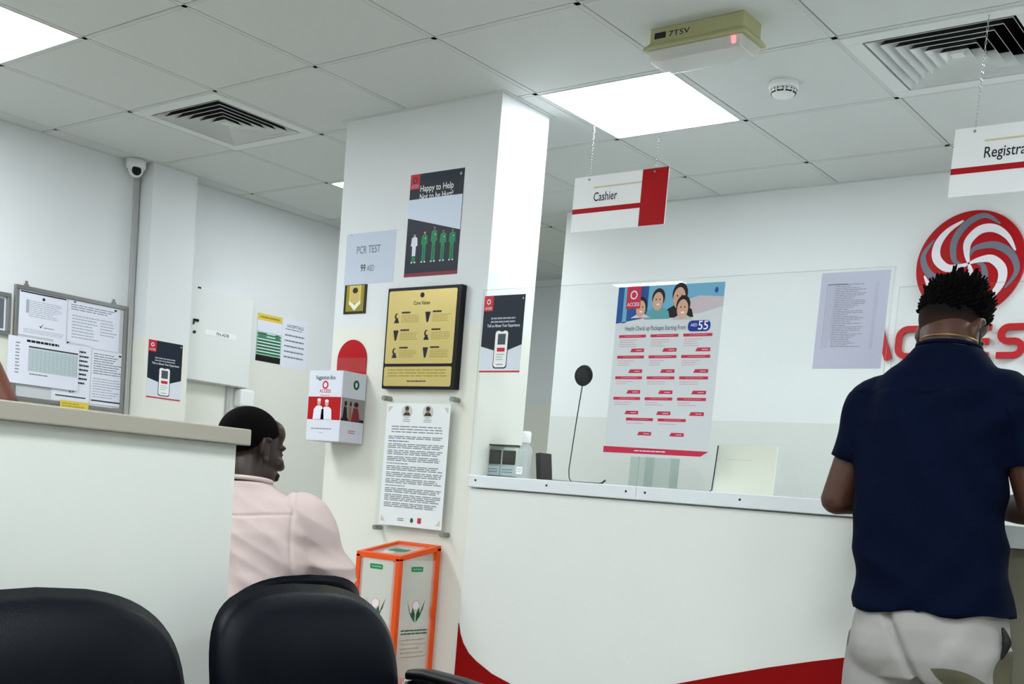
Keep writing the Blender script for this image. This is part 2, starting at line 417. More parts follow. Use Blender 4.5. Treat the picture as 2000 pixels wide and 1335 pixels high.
s.lines(.05, .95, .78, .93, 3, m_grey); s.lines(.08, .6, .15, .7, 8, m_lgrey); s.lines(.62, .95, .3, .7, 6, m_lgrey); s.rect(.1, .955, .14, .985, m_hairp); s.rect(.88, .93, .93, .97, m_hairp); put(s, dx=0)
s = sheetL(.70, 1.407, .912, 1.705, 'white sheet with bold rows low on the notice board, half covered'); s.lines(.6, .95, .3, .9, 8, m_ink, th=.4); s.rect(.1, .08, .9, .1, m_ink); s.text('29', .45, .16, .03, m_hairp); put(s)
s = sheetL(.918, 1.41, 1.112, 1.688, 'white form with a dark bottom rule at the lower right of the notice board'); s.lines(.05, .9, .55, .95, 9, m_grey); s.lines(.05, .9, .12, .5, 8, m_lgrey); s.rect(.02, .06, .98, .085, m_ink); s.rect(.8, .93, .88, .96, m_hairp); put(s)
s = sheetL(.459, 1.465, .84, 1.69, 'large landscape table sheet overlapping the lower left of the notice board', x=X0 + .021)
s.lines(.25, .7, .90, .97, 1, m_hairp, th=.7, rag=0, dz=.0008); s.rect(.28, .8, .98, .83, m_ink)
s.rect(.28, .3, .98, .79, mat('table_tint', (190, 206, 210), .7))
for k in range(12): s.rect(.28, .3 + k * .04, .98, .305 + k * .04, m_grey, .0006)
for k in range(13): s.rect(.28 + k * .0575, .3, .282 + k * .0575, .79, m_grey, .0006)
s.lines(.1, .16, .2, .9, 10, m_grey); s.lines(.3, .6, .2, .27, 1, m_grey); put(s)
s = sheetL(.745, 1.365, .905, 1.412, 'yellow slip showing below the notice board', x=X0 + .022, base=m_yel); s.lines(.05, .9, .3, .8, 2, m_goldd); put(s)
# second small frame at the picture edge
t = thing('wall_frame', (X0, .3, 1.785), 'small silver framed picture at the left edge of the photo beside the notice board', 'picture frame')
bm = bmesh.new()
for q in ((-.17, .08, .17, .1), (-.17, -.1, .17, -.08), (-.17, -.08, -.15, .08), (.15, -.08, .17, .08)): box(bm, .001, q[0], q[1], .018, q[2], q[3])
finish('frame', bm, m_steel, t, bevel=.002)
s = Sheet(.3, .16, m_paper, .002); s.rect(.05, .06, .97, .94, mat('photo_grey', (98, 104, 110), .4)); s.lines(.1, .9, .15, .85, 6, m_lgrey, dz=.0006); s.done('print', (.002, -.15, -.08), FX, t)
# survey poster (two: corner pillar, glass pane)
def survey(w_, h_, name, loc, rot, label):
    s = Sheet(w_, h_, mat('poster_pale', (214, 222, 232), .45)); k = .28
    s.poly([(0, 1), (0, .34), (.33, .285), (.66, .285), (1, .36), (1, 1)], m_navy)
    s.rect(0, .80, .23, 1, m_pred, .0006); s.ell(.115, .92, .05, .035, m_paper, .0008); s.ell(.115, .92, .03, .02, m_pred, .001); s.text('ACCESS', .03, .82, .014, m_paper, width=.17, dz=.0009)
    s.ell(.95, .95, .02, .015, m_lgrey)
    for y_ in (.70, .655): s.lines(.2, .8, y_ - .015, y_ + .02, 1, m_lgrey, th=.6, rag=0, dz=.0006)
    s.text('Tell us About Your Experience', .12, .59, .016, m_paperw, width=.8)
    s.poly([(x / w_, y / h_) for x, y in rrect(.33 * w_, .05 * h_, .67 * w_, .55 * h_, .012)], m_ink, .0006)
    s.poly([(x / w_, y / h_) for x, y in rrect(.345 * w_, .065 * h_, .655 * w_, .54 * h_, .012)], m_paperw, .0008)
    s.poly([(.44, .55), (.56, .55), (.54, .53), (.46, .53)], m_navy, .001)
    s.rect(.41, .36, .6, .50, mat('screen_slate', (74, 84, 88), .5), .001); s.rect(.41, .27, .6, .32, m_pred, .001)
    s.lines(.4, .6, .15, .25, 3, m_lgreen, dz=.001); s.lines(.42, .58, .085, .12, 1, m_grey, dz=.001, rag=0)
    s.rect(0, 0, 1, .022, m_pred)
    return tag(s.done(name, loc, rot), label, 'poster', 'navy survey posters with a phone')
survey(.215, .30, 'survey_poster', (-.60, 1.177, 1.477), FX, 'navy survey poster with a phone on the narrow corner pillar')
# electrical cabinet
t = thing('electrical_cabinet', (X0, 1.70, 1.605), 'white wall cabinet with a printed code label beside the corner pillar', 'cabinet')
bm = bmesh.new(); box(bm, .001, -.26, 0, .045, .21, .51); finish('body', bm, m_offw, t, bevel=.003)
bm = bmesh.new(); box(bm, .046, -.258, .004, .06, .208, .506); dr = finish('door', bm, m_offw, t, bevel=.004)
bm = bmesh.new(); box(bm, .06, -.205, .32, .070, -.172, .333); tube(bm, [(.066, -.202, .322), (.066, -.205, .302)], .004); finish('handle', bm, m_blackp, dr, bevel=.002)
bm = bmesh.new(); tube(bm, [(.06, -.195, .262), (.068, -.195, .262)], .008, 16); finish('lock', bm, m_ink, dr)
bm = bmesh.new(); box(bm, .06, -.185, .50, .064, -.165, .508); finish('hinge', bm, m_ink, dr)
s = Sheet(.215, .03, m_paperw, .0008); s.text('PH-ADB', .36, .22, .024, m_ink, width=.4); s.done('code_label', (.0605, -.12, .26), FX, dr)
bm = bmesh.new(); box(bm, X0 + .001, 1.79, 0, X0 + .02, 1.815, 1.604)
tag(finish('cable_duct', bm, mat('grey_duct', (1, 1, 1))), 'grey vertical cable duct running down under the wall cabinet', 'cable duct')
t = thing('soap_dispenser', (X0, 1.90, 1.50), 'small white wall dispenser under the cabinet corner, above the seated person', 'dispenser')
bm = bmesh.new(); box(bm, .001, -.05, 0, .07, .05, .1); finish('body', bm, m_white, t, bevel=.012)
bm = bmesh.new(); box(bm, .02, -.02, -.02, .06, .02, 0); finish('spout', bm, m_grey, t, bevel=.004)
# two posters beyond the cabinet
s = on_left('timetable_poster', 1.993, 1.783, 2.182, 2.058, m_lgreen, 'green and white timetable poster with a yellow header on the left wall', 'poster')
s.rect(0, .86, 1, 1, m_yel); s.lines(.1, .9, .88, .98, 1, m_goldd, dz=.0006); s.rect(0, 0, 1, .13, m_hairp); s.rect(0, .62, 1, .86, m_paper)
for k in range(7): s.rect(.03, .16 + k * .065, .97, .19 + k * .065, m_dgreen if k < 5 else m_green, .0005); s.rect(.03, .195 + k * .065, .97, .215 + k * .065, m_paper, .0005)
s.lines(.05, .4, .5, .62, 2, m_ink, dz=.0007); s.lines(.75, .97, .5, .62, 2, m_ink, dz=.0007); put(s)
s = on_left('price_notice', 2.187, 1.770, 2.388, 2.062, m_paper, 'white typed notice with bold heading right of the green timetable', 'notice')
s.text('HOSPITALS', .18, .82, .026, m_ink, width=.64); s.lines(.1, .85, .76, .81, 1, m_grey)
for k in range(5): s.lines(.1, .88, .64 - k * .11, .69 - k * .11, 1, m_grey, th=.6, rag=.05)
put(s)

# ================================================================== MAIN PILLAR FRONT (y = 1.117)
YP = 1.117
def on_front(name, x0, z0, x1, z1, base, label, cat, y=YP, t=.0012, r=0, group=None):
    s = Sheet(x1 - x0, z1 - z0, base, t, r); s._a = (name, (x0, y, z0), label, cat, group); return s
s = on_front('test_notice', .897, 1.970, 1.19, 2.187, mat('paper_bluish', (196, 206, 222), .7), 'pale sheet headed PCR TEST taped high on the white pillar', 'notice')
s.text('PCR TEST', .23, .60, .045, m_grey, width=.48); s.text('99', .33, .25, .042, m_ink, width=.1); s.text('AED', .46, .25, .034, m_grey, width=.15); s.ell(.1, .98, .008, .01, m_ink); put(s, FY)
t = thing('small_picture', (.975, YP, 1.907), 'small dark gold picture below the PCR test sheet', 'picture')
s = Sheet(.134, .123, m_gdark, .004); s.rect(.1, .08, .9, .98, m_goldd); s.rect(.3, .35, .7, .98, m_gold, .0006); s.rect(.24, .3, .3, .98, m_yel, .0008); s.rect(.7, .3, .76, .98, m_yel, .0008)
s.poly([(.24, .45), (.5, .3), (.76, .45), (.76, .35), (.5, .1), (.24, .35)], m_cream, .001); s.ell(.5, .8, .12, .1, m_gdark, .001)
s.done('print', (-.067, 0, -.0615), FY, t)
# 'Happy to Help' poster
s = on_front('staff_poster', 1.252, 1.986, 1.542, 2.401, m_navy, 'navy staff poster reading Happy to Help high on the pillar', 'poster')
s.rect(0, .855, .18, 1, m_pred); s.ell(.09, .94, .045, .03, m_navy, .0006); s.ell(.09, .94, .03, .02, m_pred, .0008); s.text('ACCESS', .02, .87, .018, m_lgrey, width=.14)
s.text('Happy to Help', .2, .825, .036, m_paperw, width=.62); s.text('Not to be Hurt!', .2, .745, .036, m_paperw, width=.62); s.ell(.94, .95, .02, .014, m_lgrey)
s.poly([(-.015, .58), (1, .42), (1, .755), (-.015, .755)], mat('paper_blue_white', (212, 222, 240), .5), .0012)
def staff(cx, h_, top, coat):
    z0 = .145; k = .045; leg = m_green
    s.rect(cx - k * .75, z0, cx - .004, z0 + h_ * .48, leg, .0005); s.rect(cx + .004, z0, cx + k * .75, z0 + h_ * .48, leg, .0005)
    s.poly([(cx - k * .75, z0 + h_ * (.2 if coat else .42)), (cx + k * .75, z0 + h_ * (.2 if coat else .42)), (cx + k * .8, z0 + h_ * .52), (cx + k * 1.4, z0 + h_ * .54), (cx + k * 1.15, z0 + h_ * .80), (cx + .014, z0 + h_ * .85), (cx - .014, z0 + h_ * .85), (cx - k * 1.15, z0 + h_ * .8), (cx - k * 1.4, z0 + h_ * .54), (cx - k * .8, z0 + h_ * .52)], m_paper if coat else m_green, .0007)
    s.ell(cx, z0 + h_ * .925, .019, .024, m_skinp2 if cx > .4 else m_skinp, .0009, 14); s.ell(cx, z0 + h_ * .96, .02, .014, m_hairp, .0011, 14)
    if not coat: s.rect(cx + .012, z0 + h_ * .7, cx + .028, z0 + h_ * .735, m_paper, .001)
    s.ell(cx - .03, z0 - .006, .018, .008, m_paper, .0009, 10); s.ell(cx + .03, z0 - .006, .018, .008, m_paper, .0009, 10)
staff(.16, .29, 0, True); staff(.35, .31, 0, False); staff(.53, .35, 0, False); staff(.70, .31, 0, False); staff(.87, .31, 0, False)
s.rect(0, 0, 1, .035, m_mar, .0006); put(s, FY)
# values plaque
t = thing('values_plaque', (1.40, YP, 1.73), 'gold values plaque on a thick black board on the pillar', 'plaque')
bm = bmesh.new(); box(bm, -.202, -.032, -.207, .202, -.001, .207); finish('backing_board', bm, m_blackp, t, bevel=.003)
s = Sheet(.372, .298, m_gold, .003, .008)
s.ell(.5, .93, .03, .035, m_ink); s.text('Core Values', .5, .8, .022, m_ink, width=.24, al='c')
for r_, (yy) in enumerate((.6, .36, .12)):
    for c_, xx in enumerate((.14, .60)):
        if (r_ + c_) % 2: s.poly([(xx - .04, yy + .1), (xx + .04, yy + .1), (xx + .03, yy + .05), (xx + .012, yy - .04), (xx - .012, yy - .04), (xx - .03, yy + .05)], m_ink)
        else: s.ell(xx, yy + .05, .032, .045, m_ink); s.ell(xx + .012, yy + .055, .02, .03, m_gold, .0009); s.poly([(xx - .04, yy - .04), (xx + .04, yy - .04), (xx + .02, yy + .01), (xx - .02, yy + .01)], m_ink)
        s.lines(xx + .07, xx + .2, yy + .085, yy + .115, 1, m_ink, th=.8, rag=0); s.lines(xx + .07, xx + .34, yy - .04, yy + .07, 5, m_goldd, rag=.2)
s.done('gold_plate', (-.19, -.032, -.105), FY, t)
s = Sheet(.372, .08, m_gold, .003, .008); s.lines(.06, .94, .45, .9, 3, m_goldd, rag=.05); s.lines(.36, .64, .18, .34, 1, m_ink, rag=0); s.done('gold_footer_plate', (-.19, -.032, -.197), FY, t)
# acrylic notice with steel standoffs
t = thing('acrylic_notice', (1.415, YP, 1.21), 'tall printed notice in a clear acrylic holder on steel studs below the gold plaque', 'notice')
s = Sheet(.352, .51, m_paperw, .001)
for cx in (.33, .66):
    s.ell(cx, .93, .085, .055, mat('print_ring', (206, 200, 196), .6)); s.ell(cx, .93, .078, .05, m_paperw, .0005); s.ell(cx, .945, .03, .024, m_skinp2, .0008); s.ell(cx, .958, .032, .016, m_hairp, .001)
    s.poly([(cx - .06, .9), (cx + .06, .9), (cx + .035, .925), (cx - .035, .925)], m_hairp, .0007); s.lines(cx - .06, cx + .06, .845, .875, 2, m_grey, rag=0)
s.lines(.1, .9, .755, .82, 3, m_grey, rag=.1)
y_ = .735
for n_, hd in ((2, 0), (1, 1), (3, 0), (3, 0), (3, 0), (1, 1), (3, 0), (3, 0), (3, 0), (1, 1), (3, 0), (4, 0), (3, 0)):
    hgt = .0145 * n_; s.lines(.06, .4 if hd else .95, y_ - hgt, y_, n_, m_blue if hd == 1 and y_ > .6 else m_grey, rag=.12, th=.5); y_ -= hgt + .009
s.lines(.3, .4, .04, .07, 2, m_ink, rag=0); s.ell(.53, .055, .025, .02, m_dgreen); s.rect(.62, .035, .68, .08, m_pred)
for sx, sy in ((.03, .97), (.97, .97), (.03, .03), (.97, .03)):
    d1, d2 = (.07 if sx < .5 else -.07), (.05 if sy < .5 else -.05)
    s.poly([(sx, sy), (sx + d1, sy), (sx, sy + d2)], mat('print_ornament', (214, 196, 190), .6))
s.done('printed_sheet', (-.176, -.030, -.256), FY, t)
bm = bmesh.new(); box(bm, -.2, -.037, -.285, .2, -.034, .285); finish('front_pane', bm, g_clear, t)
bm = bmesh.new(); box(bm, -.2, -.029, -.285, .2, -.026, .285); finish('rear_pane', bm, g_clear, t)
for sx in (-.188, .188):
    for sz in (-.272, .272):
        bm = bmesh.new(); tube(bm, [(sx, 0, sz), (sx, -.046, sz)], .0105, 16); finish('standoff_stud', bm, m_steel, t, smooth=False)
# suggestion box
t = thing('suggestion_box', (.98, YP, 1.285), 'white suggestion box with photos and a red arched back on the pillar', 'suggestion box')
bm = bmesh.new()
pts = [(.089 * math.cos(a), .36 + .089 * math.sin(a)) for a in (PI * k / 20 for k in range(21))]
extr(bm, [(.089, .0)] + pts + [(-.089, 0)], 0, .005)
finish('arched_back', bm, m_red, t, rot=FY, loc=(.002, -.001, 0))
bm = bmesh.new(); box(bm, -.103, -.147, 0, .103, -.007, .298); bx_ = finish('box_body', bm, mat('box_white', (208, 212, 220), .45), t, bevel=.001)
s = Sheet(.2, .294, mat('box_print', (212, 216, 228), .5), .0004)
s.text('Suggestion Box', .2, .88, .024, m_ink, width=.6); s.ell(.5, .8, .09, .06, m_pred); s.ell(.5, .8, .05, .035, m_paper, .0008); s.text('ACCESS', .33, .69, .02, m_pred, width=.35)
s.lines(.36, .64, .64, .66, 1, m_pred, rag=0)
s.rect(0, .30, 1, .63, m_red)
for cx, hh in ((.34, 0), (.58, -.015)):
    s.poly([(cx - .17, .305), (cx + .17, .305), (cx + .15, .45), (cx + .07, .5 + hh), (cx - .07, .5 + hh), (cx - .15, .45)], m_paper, .0007); s.ell(cx, .55 + hh, .055, .05, m_skinp, .0009); s.ell(cx, .585 + hh, .056, .022, m_paper, .001)
s.lines(.14, .76, .15, .19, 1, m_grey, rag=0); s.lines(.4, .5, .1, .12, 1, m_grey, rag=0)
s.done('front_print', (-.1, -.1472, .002), FY, bx_)
s = Sheet(.136, .294, mat('box_print', (1, 1, 1)), .0004); s.ell(.58, .83, .13, .07, m_dgreen); s.ell(.58, .83, .05, .035, m_paper, .0008)
s.rect(0, .30, 1, .63, mat('photo_dusk', (150, 146, 146), .5)); s.rect(0, .3, 1, .34, m_hairp, .0005)
for cx, r_, mm in ((.16, .08, m_hairp), (.38, .06, m_skinp2), (.62, .14, m_mar)):
    s.poly([(cx - r_ * 1.3, .31), (cx + r_ * 1.5, .31), (cx + r_ * .7, .5), (cx - r_ * .7, .5)], mm, .0007); s.ell(cx, .53, r_ * .6, .035, m_skinp2, .0009); s.ell(cx + .01, .55, r_ * .7, .035, m_hairp, .001)
s.lines(.35, .65, .12, .18, 2, m_pred, rag=0); s.done('side_print', (.1032, -.1455, .002), FX, bx_)
bm = bmesh.new()
for q in ((-.118, -.012, .31, .1, -.009, .37), ): box(bm, *q)
finish('leaflet_pocket', bm, g_clear, t)
# donation box
t = thing('donation_box', (1.47, .975, 0), 'orange framed clear donation box with green hands emblem beside the pillar', 'donation box')
W2, D2, zb, zf, q = .12, .122, .893, .847, .022
bm = bmesh.new()
box(bm, -W2, -D2, 0, -W2 + q, -D2 + q, zf - .01); box(bm, W2 - q, -D2, 0, W2, -D2 + q, zf - .01); box(bm, -W2, D2 - q, 0, -W2 + q, D2, zb - .01); box(bm, W2 - q, D2 - q, 0, W2, D2, zb - .01)
finish('frame_posts', bm, m_orange, t, bevel=.002)
bm = bmesh.new()
def slab(x0, x1, y0, y1, dz0, dz1):
    f = lambda y: zf + (zb - zf) * (y + D2) / (2 * D2)
    v = [bm.verts.new(p) for p in ((x0,y0,f(y0)+dz0),(x1,y0,f(y0)+dz0),(x1,y1,f(y1)+dz0),(x0,y1,f(y1)+dz0),(x0,y0,f(y0)+dz1),(x1,y0,f(y0)+dz1),(x1,y1,f(y1)+dz1),(x0,y1,f(y1)+dz1))]
    for f_ in ((0,3,2,1),(4,5,6,7),(0,1,5,4),(1,2,6,5),(2,3,7,6),(3,0,4,7)): bm.faces.new([v[i] for i in f_])
slab(-W2, W2, -D2, -D2 + q, -q, 0); slab(-W2, W2, D2 - q, D2, -q, 0); slab(-W2, -W2 + q, -D2 + q, D2 - q, -q, 0); slab(W2 - q, W2, -D2 + q, D2 - q, -q, 0)
finish('sloping_top_frame', bm, m_orange, t, bevel=.002)
bm = bmesh.new(); slab(-W2 + q, W2 - q, -D2 + q, D2 - q, -.012, -.009); finish('top_pane', bm, g_box, t)
bm = bmesh.new(); slab(-.045, .045, -.02, .02, -.0085, -.0075); finish('coin_slot_label', bm, m_green, t)
for nm, z0_ in (('base_frame', .0), ('middle_frame', .30)):
    bm = bmesh.new(); box(bm, -W2 + .002, -D2 + .002, z0_ + .001, W2 - .002, D2 - .002, z0_ + .02); finish(nm, bm, m_orange, t, bevel=.002)
def donprint(s):
    s.poly([(x / s.w, y / s.h) for x, y in rrect(.055, s.h - .045, .125, s.h - .025, .004)], m_green, .0004)
    s.lines(.33, .6, (s.h - .042) / s.h, (s.h - .028) / s.h, 1, m_lgreen, rag=0, dz=.0006)
    cx, cy = .5, .60
    s.ell(cx, cy + .045, .12, .042, mat('logo_peach', (232, 170, 146), .5), .0003); s.ell(cx, cy + .045, .095, .033, m_paper, .0005)
    for sg in (-1, 1):
        s.poly([(cx + sg * .02, cy - .09), (cx + sg * .14, cy - .04), (cx + sg * .2, cy + .02), (cx + sg * .27, cy + .09), (cx + sg * .21, cy + .01), (cx + sg * .13, cy - .02), (cx + sg * .1, cy + .03), (cx + sg * .02, cy - .02)] , m_dgreen, .0008)
    s.lines(.1, .9, .41, .46, 2, m_dgreen, rag=0, th=.45); s.lines(.12, .9, .22, .39, 5, mat('print_peach_grey', (190, 170, 150), .5), rag=.3, th=.3)
s = Sheet(.196, .51, g_box, .0025); donprint(s); s.done('front_pane', (-.098, -D2 + .008, .32), FY, t)
s = Sheet(.196, .51, g_box, .0025); donprint(s); s.done('side_pane', (W2 - .009, -.098, .32), FX, t)
bm = bmesh.new(); box(bm, -W2 + .004, -.098, .32, -W2 + .007, .098, .84); finish('left_pane', bm, g_box, t)
bm = bmesh.new(); box(bm, -.098, D2 - .007, .32, .098, D2 - .004, .86); finish('rear_pane', bm, g_box, t)
bm = bmesh.new(); box(bm, W2, -.0 + .085, .60, W2 + .006, .11, .64); finish('latch', bm, m_orange, t, bevel=.002)

# ================================================================== COUNTER
YC = 1.10
t = thing('reception_counter', (2.5, YC, 0), 'white reception counter with curved red base below the cashier window', 'counter')
t.location = (0, 0, 0)
bm = bmesh.new(); box(bm, 1.712, YC, 0, 3.40, 1.62, 1.135); finish('body', bm, m_counter, t)
curve = [(1.712, .592), (1.725, .548), (1.743, .514), (1.775, .478), (1.816, .452), (1.90, .414), (2.003, .388), (2.12, .375), (2.25, .378), (2.4, .402), (2.56, .452), (2.714, .511), (2.88, .568), (3.048, .623), (3.2, .668), (3.36, .712)]
bm = bmesh.new(); extr(bm, [(1.712, 0), (3.36, 0)] + curve[::-1], 0, .004)
finish('red_base_panel', bm, m_redp, t, rot=FY, loc=(0, YC - .0002, 0))
for x0, x1 in ((1.712, 2.4895), (2.4905, 3.40)):
    bm = bmesh.new(); box(bm, x0, YC - .018, 1.14, x1, YC + .02, 1.188); f_ = finish('front_ledge', bm, m_ledge, t, bevel=.003)
bm = bmesh.new(); box(bm, 1.712, YC + .021, 1.1352, 3.40, 1.64, 1.185); finish('worktop', bm, m_ledge, t, bevel=.002)
for x in (1.752, 2.098, 2.448, 2.527, 2.893, 3.25):
    bm = bmesh.new(); tube(bm, [(x, YC - .0195, 1.1675), (x, YC - .017, 1.1675)], .0042, 12); finish('screw', bm, m_ink, t)
t = thing('registration_desk', (0, 0, 0), 'olive panelled registration counter section with a white shelf beside the standing man', 'counter')
bm = bmesh.new(); box(bm, 3.41, 1.03, 0, 5.6, 1.62, 1.085); finish('body', bm, m_olive, t)
bm = bmesh.new(); box(bm, 3.41, .985, 1.087, 5.6, 1.64, 1.15); finish('shelf', bm, m_ledge, t, bevel=.003)
for x in (3.745, 4.1, 4.5, 4.9):
    bm = bmesh.new(); tube(bm, [(x, .9835, 1.118), (x, .987, 1.118)], .0045, 12); finish('screw', bm, m_ink, t)
# glass panes
YG = 1.077
def pane(x0, z0, x1, z1, label):
    t = thing('glass_screen', (x0, YG, z0), label, 'glass screen', 'clear counter screens')
    bm = bmesh.new(); box(bm, 0, 0, 0, x1 - x0, .005, z1 - z0); finish('pane', bm, g_clear, t)
    bm = bmesh.new(); e = .0015
    box(bm, -e, 0, 0, 0, .005, z1 - z0 + e); box(bm, x1 - x0, 0, 0, x1 - x0 + e, .005, z1 - z0 + e); box(bm, 0, 0, z1 - z0, x1 - x0, .005, z1 - z0 + e)
    finish('polished_edge', bm, g_edge, t)
pane(1.722, 1.1885, 3.328, 1.905, 'wide clear screen on the cashier counter carrying the posters')
pane(3.349, 1.26, 4.9, 1.842, 'clear screen at the registration desk behind the standing man')
YS = YG - .0002
survey(.199, .294, 'survey_poster', (1.731, YS, 1.588), FY, 'navy survey poster with a phone on the glass beside the pillar')
# health check poster
s = on_front('health_poster', 2.345, 1.292, 2.763, 1.887, mat('poster_silver', (208, 214, 218), .4), 'tall health check price poster with family photo on the glass', 'poster', y=YS)
s.rect(0, .80, 1, 1, m_skyb)
s.poly([(0, .77), (.3, .80), (.3, 1), (0, 1)], m_blue, .0004); s.poly([(.06, .785), (.1, .79), (.1, 1), (.06, 1)], m_skyb, .0006)
s.poly([(.6, .80), (1, .86), (1, .92), (.78, .93), (.6, .9)], mat('print_mauve', (196, 186, 194), .5), .0005)
s.poly([(0, .77), (1, .80), (1, .865), (.8, .83), (.3, .815), (0, .785)], mat('poster_silver', (1, 1, 1)), .0006)
def fam(cx, cy, r, body, skin, hair, hb):
    s.poly([(cx - r * 1.9, cy - r * hb), (cx + r * 1.9, cy - r * hb), (cx + r * 1.6, cy - r * 1.0), (cx + r * .5, cy - r * .6), (cx - r * .5, cy - r * .6), (cx - r * 1.6, cy - r * 1.0)], body, fam.z)
    s.ell(cx, cy + r * .22, r * .95, r * .82, hair, fam.z + .0002); s.ell(cx - r * .05, cy - r * .12, r * .76, r * .82, skin, fam.z + .0004)
    s.ell(cx - r * .3, cy + r * .05, r * .1, r * .07, m_hairp, fam.z + .0006, 8); s.ell(cx + r * .25, cy + r * .05, r * .1, r * .07, m_hairp, fam.z + .0006, 8)
    s.ell(cx, cy - r * .4, r * .25, r * .09, m_paper, fam.z + .0006, 10); fam.z += .0003
fam.z = .0008
fam(.60, .93, .075, m_hairp, m_skinp, m_hairp, 1.6); fam(.40, .915, .065, m_teal, m_skinp, m_hairp, 1.7); fam(.24, .875, .06, mat('print_blush', (222, 200, 196), .5), m_skinp, m_hairp, 1.0); fam(.64, .865, .068, mat('print_shawl', (188, 190, 196), .5), m_skinp, m_hairp, 1.0)
s.rect(.09, .87, .23, 1, m_pink, .0022); s.ell(.16, .95, .035, .026, m_paper, .0024); s.ell(.16, .95, .024, .018, m_pink, .0026); s.text('ACCESS', .10, .885, .018, m_paper, width=.12, dz=.0024)
s.ell(.93, .955, .035, .027, m_skyb, .0009); s.ell(.93, .957, .016, .016, m_blue, .0011)
s.text('Health Check up Packages Starting From', .10, .742, .022, mat('print_slate', (66, 96, 116), .5), width=.58)
s.poly([(x / s.w, y / s.h) for x, y in rrect(.70 * s.w, .728 * s.h, .905 * s.w, .79 * s.h, .015)], m_dblue, .0009)
s.text('AED', .725, .757, .014, m_paper, width=.06, dz=.0012); s.text('55', .795, .738, .042, m_paperw, width=.09, dz=.0012)
def card(x, y, n):
    s.rect(x, y, x + .265, y + .017, m_pink); s.lines(x + .06, x + .22, y + .005, y + .013, 1, mat('print_rose', (226, 150, 164), .5), dz=.0006, rag=0)
    s.lines(x + .01, x + .18, y - .012 * n - .01, y - .008, n, mat('print_rose_grey', (196, 160, 168), .5), rag=.4, th=.3)
    s.poly([(x + .125, y - .085), (x + .26, y - .085), (x + .26, y - .064), (x + .14, y - .064)], m_pink, .0005); s.lines(x + .185, x + .24, y - .08, y - .07, 1, m_paper, dz=.0008, rag=0)
for r_ in range(4):
    for c_ in range(3): card(.045 + c_ * .31, .700 - r_ * .122, 4 - min(r_, 2))
for c_ in range(2): card(.19 + c_ * .31, .700 - 4 * .122, 1)
s.poly([(-.01, .018), (.93, .018), (1, .048), (-.01, .055)], m_pink, .0004); s.lines(.3, .6, .026, .044, 1, m_paper, dz=.0007, rag=0)
put(s, FY)
s = on_front('price_list', 3.099, 1.598, 3.318, 1.896, mat('paper_lilac', (196, 200, 220), .7), 'lilac white typed price list taped at the right end of the glass', 'notice', y=YS)
s.rect(.1, .2, .108, .88, m_lgrey); s.rect(.21, .3, .218, .88, m_lgrey); s.lines(.12, .2, .22, .86, 36, m_lgrey, rag=0, th=.25); s.lines(.23, .68, .22, .88, 36, m_grey, rag=.6, th=.28); s.lines(.8, .85, .2, .88, 36, m_lgrey, rag=0, th=.3); s.rect(.1, .87, .4, .88, m_grey)
put(s, FY)

# things on the counter behind the glass
ZT = 1.1855
t = thing('card_holder', (1.765, 1.26, ZT), 'clear acrylic card holder with two black pads on the counter by the pillar', 'card holder')
bm = bmesh.new(); box(bm, -.08, -.05, 0, .08, .05, .008); finish('base', bm, m_blackp, t, bevel=.002)
bm = bmesh.new()
for q in ((-.078, -.048, .008, -.075, .048, .128), (.075, -.048, .008, .078, .048, .128), (-.075, -.048, .008, .075, -.045, .128), (-.0015, -.045, .008, .0015, .045, .128)): box(bm, *q)
finish('clear_walls', bm, g_edge, t)
bm = bmesh.new(); box(bm, -.08, -.05, .128, .08, .05, .134); finish('lid', bm, m_blackp, t, bevel=.002)
for q in (-.038, .036):
    bm = bmesh.new(); box(bm, q - .03, -.042, .055, q + .03, -.03, .112); finish('black_pad', bm, m_blackp, t, bevel=.003)
    s = Sheet(.066, .035, m_paper, .0006); s.lines(.1, .9, .2, .8, 2, m_grey, rag=.1); s.done('card', (q - .033, -.042, .012), FY, t)
t = thing('pump_bottle', (1.865, 1.245, ZT), 'clear hand sanitiser bottle with white cap beside the card holder', 'bottle')
bm = bmesh.new(); lathe(bm, [(.026, 0), (.03, .006), (.03, .11), (.024, .13), (.013, .138), (.013, .146)], 24); finish('bottle_body', bm, glassmat('bottle_plastic', (.85, .88, .88, 1), 1.2, .08, .35), t, smooth=True)
bm = bmesh.new(); lathe(bm, [(.017, .146), (.018, .15), (.018, .185), (.013, .192)], 24); finish('cap', bm, m_white, t, smooth=True)
s = Sheet(.03, .03, m_paperw, .0008); s.lines(.1, .9, .2, .8, 2, m_lgrey); s.done('bottle_label', (-.015, -.0315, .02), FY, t)
t = thing('monitor_edge', (1.93, 1.29, ZT), 'black tilted monitor edge behind the sanitiser bottle', 'monitor')  # dark edge of a monitor
bm = bmesh.new(); box(bm, -.012, -.03, 0, .012, .05, .11); bmesh.ops.rotate(bm, cent=(0, 0, 0), matrix=Matrix.Rotation(math.radians(-8), 3, 'Y'), verts=bm.verts); bmesh.ops.translate(bm, vec=(0, 0, .002), verts=bm.verts); finish('body', bm, m_blackp, t, bevel=.003)
bm = bmesh.new(); box(bm, -.02, -.035, 0, .02, .055, .006); finish('foot', bm, m_blackp, t)
t = thing('desk_microphone', (2.10, 1.25, ZT), 'black round disc microphone on a thin bent stem on the counter', 'microphone')
bm = bmesh.new(); mx = Matrix.Translation((.008, 0, .413)) @ Matrix.Rotation(PI / 2, 4, 'X')
lathe(bm, [(.022, -.012), (.036, -.009), (.0405, 0), (.036, .009), (.022, .012)], 36, mx=mx); finish('foam_disc', bm, m_foam, t, smooth=True)
